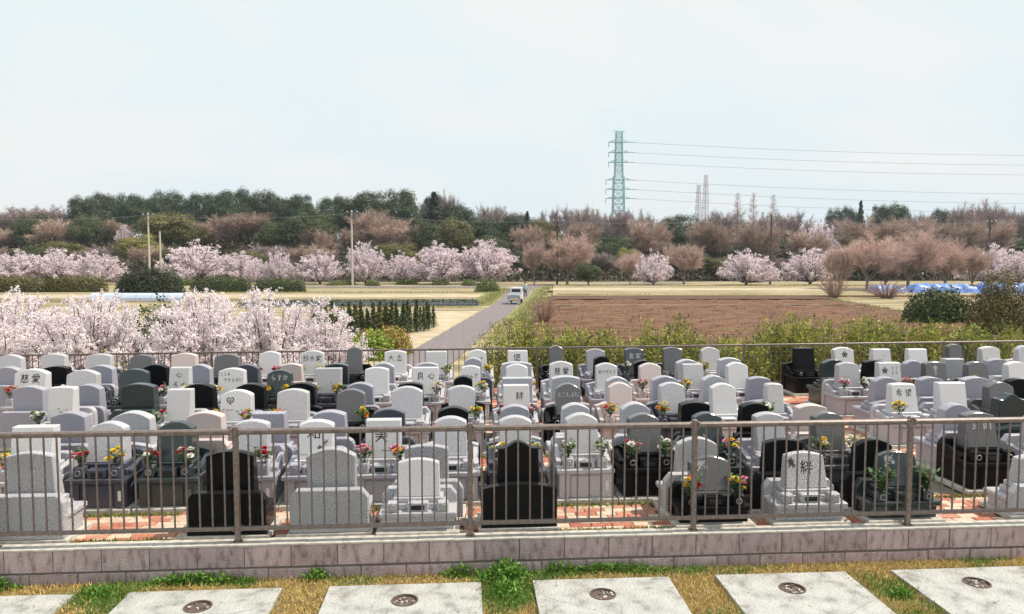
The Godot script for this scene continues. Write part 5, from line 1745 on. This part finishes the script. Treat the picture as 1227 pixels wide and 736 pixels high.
	for i in 2600:
		var w := rng.randf()
		var z := lerpf(-37.0, -82.0, w)
		var q := Vector2(lerpf(lerpf(3.3, 9.9, w), lerpf(33, 40, w), rng.randf()), z)
		for j in 3:
			var d := (rand_dir(rng) * .9 + Vector3.UP).normalized()
			rg.leaf(Vector3(q.x, FIELD_Y + .04, q.y), d, d.cross(rand_dir(rng)).normalized(), rng.randf_range(.08, .24), .05, shade([Color(.16, .17, .05), Color(.34, .27, .13), Color(.20, .10, .055), Color(.12, .06, .035)][rng.randi() % 4], rng, .3))
	tag(part(numbered("rough_grass"), rg.done(), mats["grass"], self), "rough grass along the road verges and field margins", "grass", "", "stuff")
	# shrubs standing round the ploughed field
	var twig := fan_twig_parts(380, 2.2, 1.8, Color(.40, .25, .20), 60, .014)
	plant("twiggy_bush", "reddish brown leafless bush at the roadside corner of the ploughed field", "bush", "", Vector3(5.6, FIELD_Y, -50.5), 0, Vector3(1.1, 1, 1.1), twig, "pale_bark", "twig", "twigs", "stems")
	plant("twiggy_bush", "pale leafless bush at the far end of the ploughed field", "bush", "", Vector3(41.5, FIELD_Y, -80), 2, Vector3(1.7, 1.5, 1.7), twig, "pale_bark", "twig", "twigs", "stems")
	plant("twiggy_bush", "spreading leafless bush right of the ploughed field, before the blue tarpaulins", "bush", "", Vector3(47.0, FIELD_Y, -79), 4, Vector3(2.4, 1.05, 2.4), twig, "pale_bark", "twig", "twigs", "stems")
	var sap := fan_twig_parts(381, 1.5, 3.3, Color(.34, .25, .21), 22, .008)
	plant("bare_sapling", "thin leafless sapling rising from the bamboo grass", "sapling", "", Vector3(8.0, FIELD_Y, -18.6), 0, Vector3.ONE, sap, "pale_bark", "twig", "twigs")
	var hb := bush_parts(382, 4.8, 2.2, 2.4, [Color(.045, .07, .018), Color(.09, .12, .025), Color(.06, .09, .02)], 9000, .2, .35)
	plant("evergreen_bush", "broad dark green clipped bush in front of the blue tarpaulins", "bush", "", Vector3(32.6, FIELD_Y, -48.6), 0, Vector3.ONE, hb, "bark", "leaf", "foliage", "stems")
	var ob := bush_parts(383, 3.9, 3.5, 3.0, [Color(.15, .10, .03), Color(.20, .13, .045), Color(.09, .085, .025), Color(.10, .11, .025)], 17000, .13, .0)
	plant("olive_bush", "tall brownish olive bush at the right edge of the field", "bush", "", Vector3(31.2, FIELD_Y, -40.8), 0, Vector3.ONE, ob, "bark", "leaf", "foliage", "stems")
	# hedges across the left field
	var hd := bush_parts(390, 8.5, 1.9, 2.0, [Color(.13, .11, .03), Color(.20, .15, .05), Color(.10, .12, .03)], 8000, .24, .7)
	var hg := bush_parts(391, 8.0, 1.8, 2.0, [Color(.07, .10, .03), Color(.11, .14, .04), Color(.06, .09, .03)], 8000, .24, .7)
	var hk := bush_parts(392, 8.6, 3.1, 4.0, [Color(.02, .03, .012), Color(.04, .055, .018), Color(.03, .04, .015)], 10000, .28, .2)
	for i in 3: plant("hedge", "brownish clipped hedge across the left field, %s from left" % ORD[i], "hedge", "hedges across the left field", Vector3(-68.0 + i * 8.4, FIELD_Y, -101.5), 0, Vector3.ONE, hd, "bark", "leaf", "foliage", "stems")
	plant("dark_bush", "large dark evergreen bush between the brown and green hedges", "bush", "", Vector3(-39.6, FIELD_Y, -96.8), 0, Vector3.ONE, hk, "bark", "leaf", "foliage", "stems")
	for i in 2: plant("green_hedge", "green hedge right of the large dark bush, %s from left" % ORD[i], "hedge", "green hedges in the left field", Vector3(-31.6 + i * 7.6, FIELD_Y, -99.5), 0, Vector3.ONE * (1.0 - .15 * i), hg, "bark", "leaf", "foliage", "stems")
	var rb := bush_parts(393, 3.4, 1.7, 2.4, [Color(.10, .14, .03), Color(.16, .18, .05)], 3000, .2, .1)
	plant("roadside_bush", "rounded green bush at the left side of the road", "bush", "", Vector3(3.3, FIELD_Y, -98), 0, Vector3.ONE, rb, "bark", "leaf", "foliage", "stems")
	for i in 9:
		plant("roadside_bush", "low green bush under the far cherry trees, %s from left" % ORD[i], "bush", "low bushes under the far cherry trees", Vector3(-44.0 + i * 5.6 + rng.randf_range(-2.2, 2.2), FIELD_Y, -121.0 - rng.randf() * 5.0), i, Vector3(rng.randf_range(.8, 2.0), rng.randf_range(.4, .75), 1.0), rb, "bark", "leaf", "foliage", "stems")

func build_forest() -> void:
	var kinds := {}
	var ch := []
	for i in 3: ch.append(fan_cherry_parts(400 + i, 8.0, 6.6, 24000, .165, 2.6, .13, Color(.90, .74, .80)))
	kinds["cherry"] = [ch, 8.0, 6.6, "bark", "petal", "far_cherry_tree", "pink-white cherry tree in blossom before the woods", "far cherry trees"]
	var mk := func(col: Color, s: int, upright: float, tw: float) -> Array:
		var a := []
		for i in 3: a.append(bare_parts(s + i, 10.0, 10.0, col.lerp(col * 1.3, i * .4), upright, tw))
		return a
	kinds["bare_grey"] = [mk.call(Color(.34, .275, .27), 420, 1.2, .045), 10.0, 10.0, "bark", "twig", "bare_grey_tree", "grey-brown leafless tree on the wooded ridge", "leafless trees in the woods"]
	kinds["bare_brown"] = [mk.call(Color(.42, .315, .265), 430, 1.1, .045), 10.0, 10.0, "bark", "twig", "bare_brown_tree", "brown leafless tree on the woodland slope", "leafless trees in the woods"]
	kinds["bare_pink"] = [mk.call(Color(.54, .405, .365), 440, 1.0, .036), 10.0, 10.0, "pale_bark", "twig", "bare_pink_tree", "pinkish tan leafless tree at the edge of the woods", "leafless trees in the woods"]
	var slim := []
	for i in 2: slim.append(slim_parts(450 + i, 4.5, 18.0, Color(.46, .35, .32)))
	kinds["slim"] = [slim, 4.5, 18.0, "pale_bark", "twig", "slender_tree", "tall slender leafless tree above the right woods", "slender leafless trees"]
	var ev := func(col: Color, s: int, n: int) -> Array:
		var a := []
		for i in n: a.append(leafy_parts(s + i, 11.0, 12.0, col.lerp(col * 1.25, i * .3), .03, 44, 21000, .27))
		return a
	kinds["dark"] = [ev.call(Color(.036, .062, .021), 460, 4), 11.0, 12.0, "bark", "leaf", "evergreen_tree", "dark rounded evergreen tree of the woods", "dark evergreen trees"]
	kinds["green"] = [ev.call(Color(.062, .085, .024), 470, 2), 11.0, 12.0, "bark", "leaf", "green_tree", "mid green rounded tree of the woods", "green trees in the woods"]
	kinds["olive"] = [ev.call(Color(.13, .125, .032), 475, 2), 11.0, 12.0, "bark", "leaf", "olive_tree", "olive green tree of the woods", "green trees in the woods"]
	kinds["lime"] = [ev.call(Color(.24, .22, .045), 480, 1), 11.0, 12.0, "bark", "leaf", "yellow_green_tree", "yellow-green leafy tree at the woods edge", "green trees in the woods"]
	kinds["conic"] = [[leafy_parts(485, 6.0, 14.0, Color(.02, .03, .018), .08, 26, 6000, .38, true)], 6.0, 14.0, "bark", "leaf", "conifer", "dark pointed conifer standing above the woods", "pointed conifers"]
	var seen := {}
	for e in TREES:
		var k: Array = kinds[e[0]]
		var i: int = seen.get(e[0], 0)
		seen[e[0]] = i + 1
		var v: Array = k[0][i % k[0].size()]
		var sx: float = e[5] / k[1]
		plant(k[5], "%s, %s from left of its kind" % [k[6], ordinal(i)], "tree", k[7], Vector3(e[1], e[3] - .1, e[2]), rng.randf() * TAU, Vector3(sx, e[4] / k[2], sx), v, k[3], k[4])
	# undergrowth that closes the foot of the woods
	var u := MB.new()
	u.use_col = true
	for i in 90000:
		var x := rng.randf_range(-140, 190)
		var z := rng.randf_range(-140, -172) if i % 2 else rng.randf_range(-175, -250)
		var p := Vector3(x, land(x, z) + pow(rng.randf(), 1.6) * (3.2 if i % 2 else 6.0) * (.6 + .4 * sin(x * .31) * sin(x * .13 + 2.0)), z)
		var c: Color = [Color(.07, .06, .025), Color(.10, .075, .05), Color(.05, .06, .02), Color(.13, .09, .07)][rng.randi() % 4]
		var d := (rand_dir(rng) + Vector3(0, .4, 0)).normalized()
		u.leaf(p, d, d.cross(rand_dir(rng)).normalized(), rng.randf_range(.5, 1.1), rng.randf_range(.2, .45), shade(c, rng, .35))
	tag(part(numbered("undergrowth"), u.done(), mats["leaf"], self), "dull brown and green undergrowth at the foot of the woods", "undergrowth", "", "stuff")

func lattice(mb: MB, y0: float, y1: float, w0: float, w1: float, n: int, r: float, d: float) -> void:
	for k in n:
		var a := float(k) / n
		var b := float(k + 1) / n
		var ya := lerpf(y0, y1, a)
		var yb := lerpf(y0, y1, b)
		var wa := lerpf(w0, w1, a) / 2
		var wb := lerpf(w0, w1, b) / 2
		var ca := [Vector3(-wa, ya, -wa * d), Vector3(wa, ya, -wa * d), Vector3(wa, ya, wa * d), Vector3(-wa, ya, wa * d)]
		var cb := [Vector3(-wb, yb, -wb * d), Vector3(wb, yb, -wb * d), Vector3(wb, yb, wb * d), Vector3(-wb, yb, wb * d)]
		for i in 4:
			var j := (i + 1) % 4
			mb.tube(ca[i], cb[i], r, r, 4)
			mb.tube(ca[i], cb[j], r * .6, r * .6, 3)
			mb.tube(ca[j], cb[i], r * .6, r * .6, 3)
			mb.tube(cb[i], cb[j], r * .6, r * .6, 3)
func build_pylons() -> void:
	var base := Vector3(63.8, land(63.8, -300.4), -300.4)
	var t := thing("pylon", "teal lattice transmission pylon rising behind the woods", "pylon", base, deg_to_rad(-4))
	var tower := MB.new()
	var foot := base.y
	lattice(tower, 0, 22 - foot, 10.5, 4.6, 6, .24, 1.0)
	lattice(tower, 22 - foot, 36 - foot, 4.6, 3.9, 5, .22, 1.0)
	lattice(tower, 36 - foot, 54 - foot, 3.2, 2.4, 8, .2, 1.0)
	part("tower", tower.done(), mats["teal_steel"], t)
	var ys := [49.7, 45.6, 41.6, 34.5, 30.7, 27.0]
	for i in 6:
		var y: float = ys[i] - foot
		var half := 4.2 if i < 3 else 5.2
		var arm := MB.new()
		arm.box(Vector3(0, y, 0), Vector3(2.9, .18, 1.9))
		for s in [-1.0, 1.0]:
			for z in [-.9, .9]:
				arm.tube(Vector3(s * 1.4, y, z), Vector3(s * half, y, 0), .13, .1, 4)
				arm.tube(Vector3(s * 1.4, y + 1.0, z), Vector3(s * half, y, 0), .1, .08, 4)
		var a := part("cross_arm", arm.done(), mats["teal_steel"], t)
		for s in [-1.0, 1.0]:
			var ins := MB.new()
			var to := Vector3(s * half, y - 2.0, 0) if s < 0 else Vector3(s * half + 2.3, y - .12, .1)
			for q in 7:
				var p0 := Vector3(s * half, y, 0).lerp(to, q / 7.0)
				var p1 := Vector3(s * half, y, 0).lerp(to, (q + .6) / 7.0)
				ins.tube(p0, p1, .18, .16, 6)
			part("insulator", ins.done(), mats["insulator"], a)
	var peak := MB.new()
	peak.tube(Vector3(-2.4, 54.2 - foot, 0), Vector3(2.4, 54.2 - foot, 0), .16, .16, 4)
	part("peak_bar", peak.done(), mats["teal_steel"], t)
	# conductors leaving to the right
	var ends := [[227.6, 43.6], [227.6, 39.8], [227.6, 35.9], [227.6, 27.8], [227.5, 23.8], [227.5, 20.0]]
	for i in 6:
		var half := 6.5 if i < 3 else 7.5
		var p := base + Vector3(half, ys[i] - foot - .12, .5)
		var far := Vector3(330.0, 2.5 + (ends[i][1] - 2.5) + 1.6, -283.0)
		var mb := MB.new()
		var pts := []
		for k in 25:
			var s := k / 24.0
			pts.append(p.lerp(far, s) - Vector3(0, 4.0 * s * (1 - s) * 2.6, 0))
		mb.path(pts, .06, 4)
		var w := part(numbered("power_line"), mb.done(), mats["wire"], self)
		tag(w, "overhead power line from the teal pylon, %s wire from the top" % ORD[i], "power line", "power lines leaving the teal pylon")
	var b2 := Vector3(162.5, land(162.5, -495.0), -495.0)
	var t2 := thing("pylon", "distant pale grey lattice pylon with paired masts", "pylon", b2, .5)
	for s in [-1, 1]:
		var m := MB.new()
		lattice(m, 0, 52 - b2.y if s < 0 else 59 - b2.y, 4.4, 1.6, 16, .2, 1.0)
		part("mast", m.done(), mats["grey_steel"], t2, Vector3(s * 3.4, 0, 0))
	for i in 5:
		var m := MB.new()
		m.tube(Vector3(-6.6, 32 - b2.y + i * 5.0, 0), Vector3(6.8, 32 - b2.y + i * 5.0, 0), .2, .2, 4)
		part("cross_arm", m.done(), mats["grey_steel"], t2)

func build_small_things() -> void:
	# utility poles along the far edge of the fields
	var poles := [[-51.73, -126.5, 10.06, "pale utility pole above the left cherry trees, taller of the pair"], [-49.8, -126.2, 7.03, "shorter pale utility pole beside the taller one at left"], [-18.2, -124.3, 10.47, "utility pole with dark crossarms among the middle cherry trees"], [15.7, -121.9, 9.1, "utility pole beside the spreading leafless tree near the road"], [51.0, -119.6, 9.78, "dark utility pole between the two cherry trees at right"], [87.0, -117.1, 8.96, "utility pole in front of the rightmost cherry tree"]]
	for e in poles:
		var t := thing("utility_pole", e[3], "utility pole", Vector3(e[0], FIELD_Y, e[1]), .1, "utility poles along the fields")
		var h: float = e[2] - FIELD_Y
		var mb := MB.new()
		mb.tube(Vector3.ZERO, Vector3(0, h, 0), .19, .12, 8)
		part("shaft", mb.done(), mats["pole" if e[0] < 0 else "dark_pole"], t)
		if e[2] < 8: continue
		for k in 2:
			part("crossarm", bev_box(Vector3(1.9 - .5 * k, .1, .1), .01), mats["fitting"], t, Vector3(.1, h - .4 - .8 * k, .16))
		for s in [-.8, 0.0, .8]:
			var im := MB.new()
			im.lathe([Vector2(0, .22), Vector2(.06, .18), Vector2(.09, .08), Vector2(.05, 0)], 8)
			part("insulator", im.done(), mats["plaque"], t, Vector3(s + .1, h - .35, .16))
		if e[0] > -20 and e[0] < 0:
			var tr := MB.new()
			tr.lathe([Vector2(0, .8), Vector2(.3, .76), Vector2(.32, .04), Vector2(0, 0)], 12)
			part("transformer", tr.done(), mats["fitting"], t, Vector3(.5, h - 1.4, .1))
	# thin cables strung between the poles
	var tops := [[-90.0, -129.5, 9.6], [-51.73, -126.5, 9.6], [-18.2, -124.3, 10.0], [15.7, -121.9, 8.7], [51.0, -119.6, 9.3], [87.0, -117.1, 8.5], [125.0, -114.0, 8.5]]
	var names_ := ["running out at far left", "between the two poles left of the road", "crossing above the road between poles", "right of the road, between the plain tree and cherry", "before the pinkish leafless trees", "running out at far right"]
	for i in 6:
		var a := Vector3(tops[i][0], tops[i][2], tops[i][1] + .16)
		var b := Vector3(tops[i + 1][0], tops[i + 1][2], tops[i + 1][1] + .16)
		var pts := []
		for k in 13:
			var s := k / 12.0
			pts.append(a.lerp(b, s) - Vector3(0, 4.0 * s * (1 - s) * .7, 0))
		var mb := MB.new()
		mb.path(pts, .018, 3)
		tag(part(numbered("utility_cable"), mb.done(), mats["wire"], self), "thin utility cable " + names_[i], "cable", "utility cables before the woods")
	# low vinyl tunnel and tarpaulin heaps
	var vt := thing("vinyl_tunnel", "long pale blue vinyl crop tunnel in front of the dark bush", "crop tunnel", Vector3(-34.1, FIELD_Y, -80.5), deg_to_rad(-3.5))
	for i in 6:
		var mb := MB.new()
		for s in 8:
			var a0 := PI * s / 8
			var a1 := PI * (s + 1) / 8
			mb.quad(Vector3(-.8, sin(a0) * .78, cos(a0) * .8), Vector3(.8, sin(a0) * .78, cos(a0) * .8), Vector3(.8, sin(a1) * .78, cos(a1) * .8), Vector3(-.8, sin(a1) * .78, cos(a1) * .8), Vector3(0, sin((a0 + a1) / 2), cos((a0 + a1) / 2)))
		part("film_panel", mb.done(), mats["vinyl"], vt, Vector3(-4.05 + i * 1.62, 0, 0))
	var fn := FastNoiseLite.new()
	fn.seed = 21
	fn.frequency = .5
	var tl := ["blue tarpaulin heap behind the leafless bush", "largest pale blue tarpaulin heap behind the dark clipped bush", "blue tarpaulin heap beside the tall olive bush"]
	var ts := [[53.0, -89.0, 4.2, 1.2], [59.0, -87.5, 8.5, 1.45], [66.5, -86.5, 7.0, 1.6]]
	for i in 3:
		var s: Array = ts[i]
		var t := thing("tarpaulin_heap", tl[i], "tarpaulin", Vector3(s[0], FIELD_Y, s[1]), -.2, "blue tarpaulins right of the field")
		part("sheet", grid(-.5, .5, 40, .5, -.5, 20, func(x, z, _u, _w):
			var e := minf(smooth(.5, .36, absf(x)), smooth(.5, .30, absf(z)))
			return Vector3(x * s[2], maxf(0.0, e * s[3] * (.8 + .25 * fn.get_noise_2d(x * 9 + i * 7, z * 6)) + .16 * fn.get_noise_2d(x * 40, z * 30) * e), z * 4.0)), mats["tarp"], t)
	build_truck()
	build_person()

func build_truck() -> void:
	var t := thing("mini_truck", "small white pickup truck driving away up the road", "truck", Vector3(5.15, FIELD_Y + .03, -71.6), deg_to_rad(-11))
	t.scale = Vector3.ONE * .88
	# the back of the truck points to +z
	var cab := MB.new()
	cab.prism(PackedVector2Array([Vector2(-.70, .42), Vector2(.70, .42), Vector2(.72, 1.15), Vector2(.62, 1.74), Vector2(.5, 1.78), Vector2(-.5, 1.78), Vector2(-.62, 1.74), Vector2(-.72, 1.15)]), -.55, 0, -1.65, .04)
	var c := part("cab", cab.done(), mats["truck_white"], t)
	part("rear_window", bev_box(Vector3(1.0, .36, .02), .008), mats["glass_dark"], c, Vector3(0, 1.42, -.552))
	for s in [-1, 1]:
		part("side_window", bev_box(Vector3(.02, .42, .7), .008), mats["glass_dark"], c, Vector3(s * .688, 1.40, -1.12))
		var mir := part("mirror", bev_box(Vector3(.14, .22, .05), .02), mats["fitting"], c, Vector3(s * .82, 1.3, -1.45))
		part("mirror_arm", bev_box(Vector3(.12, .03, .03), .005), mats["fitting"], mir, Vector3(-s * .08, -.08, 0))
	part("windscreen", bev_box(Vector3(1.15, .5, .02), .008), mats["glass_dark"], c, Vector3(0, 1.40, -1.652))
	part("bed_floor", bev_box(Vector3(1.40, .08, 2.0), .01), mats["truck_white"], t, Vector3(0, .66, .48))
	for s in [-1, 1]:
		part("bed_side", bev_box(Vector3(.05, .32, 2.0), .01), mats["truck_white"], t, Vector3(s * .69, .86, .48))
	var tg := part("tailgate", bev_box(Vector3(1.42, .32, .05), .01), mats["truck_grey"], t, Vector3(0, .86, 1.51))
	part("handle", bev_box(Vector3(.2, .05, .03), .008), mats["fitting"], tg, Vector3(0, .1, .035))
	part("load", bev_box(Vector3(1.15, .34, 1.2), .05), mats["truck_grey"], t, Vector3(0, .87, .3))
	part("chassis", bev_box(Vector3(.9, .2, 2.9), .03), mats["fitting"], t, Vector3(0, .48, 0))
	part("rear_bumper", bev_box(Vector3(1.3, .14, .06), .02), mats["truck_white"], t, Vector3(0, .53, 1.53))
	part("number_plate", bev_box(Vector3(.33, .16, .01), .003), mats["y"], t, Vector3(0, .53, 1.566))
	for s in [-1, 1]:
		part("tail_lamp", bev_box(Vector3(.22, .1, .05), .012), mats["lamp_red"], t, Vector3(s * .55, .62, 1.545))
		part("mudflap", bev_box(Vector3(.28, .34, .015), .004), mats["truck_white"], t, Vector3(s * .5, .26, 1.22))
		for z in [-1.05, .85]:
			var wh := MB.new()
			wh.lathe([Vector2(.14, -.075), Vector2(.25, -.075), Vector2(.27, -.05), Vector2(.27, .05), Vector2(.25, .075), Vector2(.14, .075)], 18, Vector3.ZERO, Basis(Vector3.BACK, PI / 2))
			var w := part("wheel", wh.done(), mats["rubber"], t, Vector3(s * .60, .27, z))
			var rim := MB.new()
			rim.lathe([Vector2(0, -.05), Vector2(.142, -.06), Vector2(.142, .06), Vector2(0, .05)], 14, Vector3.ZERO, Basis(Vector3.BACK, PI / 2))
			part("rim", rim.done(), mats["truck_white"], w)

func build_person() -> void:
	var t := thing("person", "person in a pale green jacket walking up the road beyond the truck", "person", Vector3(7.15, FIELD_Y + .03, -84.0), deg_to_rad(-165))
	var bones := [
		[Vector3(0, .92, 0), Vector3(0, 1.10, .01), .15, .13], [Vector3(0, 1.10, .01), Vector3(0, 1.36, .0), .14, .16], [Vector3(-.15, 1.38, 0), Vector3(.15, 1.38, 0), .07, .07], [Vector3(0, 1.38, 0), Vector3(0, 1.50, .02), .055, .05],
		[Vector3(.09, .92, 0), Vector3(.10, .50, .08), .095, .065], [Vector3(.10, .50, .08), Vector3(.10, .09, -.02), .06, .042], [Vector3(.10, .05, -.04), Vector3(.11, .04, .12), .045, .035],
		[Vector3(-.09, .92, 0), Vector3(-.10, .50, -.05), .095, .065], [Vector3(-.10, .50, -.05), Vector3(-.10, .09, -.22), .06, .042], [Vector3(-.10, .05, -.24), Vector3(-.11, .04, -.09), .045, .035],
		[Vector3(.19, 1.37, 0), Vector3(.25, 1.10, -.06), .055, .045], [Vector3(.25, 1.10, -.06), Vector3(.25, .87, .02), .042, .03], [Vector3(-.19, 1.37, 0), Vector3(-.25, 1.10, .04), .055, .045], [Vector3(-.25, 1.10, .04), Vector3(-.24, .87, .14), .042, .03],
		[Vector3(.25, .86, .02), Vector3(.25, .78, .04), .03, .02], [Vector3(-.24, .86, .14), Vector3(-.24, .78, .17), .03, .02], [Vector3(0, 1.58, .03), Vector3(0, 1.66, .02), .085, .095]]
	part("body", body_mesh(bones, .03, .05), mats["skin"], t)
	var coat := []
	for i in [0, 1, 2, 10, 11, 12, 13]:
		var b: Array = bones[i].duplicate()
		b[2] += .018
		b[3] += .018
		coat.append(b)
	part("jacket", body_mesh(coat, .03, .05), mats["coat"], t)
	var tr := []
	for i in [4, 5, 7, 8]:
		var b: Array = bones[i].duplicate()
		b[2] += .015
		b[3] += .02
		tr.append(b)
	tr.append([Vector3(0, .90, 0), Vector3(0, .98, 0), .155, .15])
	part("trousers", body_mesh(tr, .03, .05), mats["trousers"], t)
	part("hair", body_mesh([[Vector3(0, 1.66, -.02), Vector3(0, 1.68, .0), .10, .10], [Vector3(0, 1.64, -.04), Vector3(0, 1.56, -.05), .085, .06]], .025, .04), mats["hair"], t)
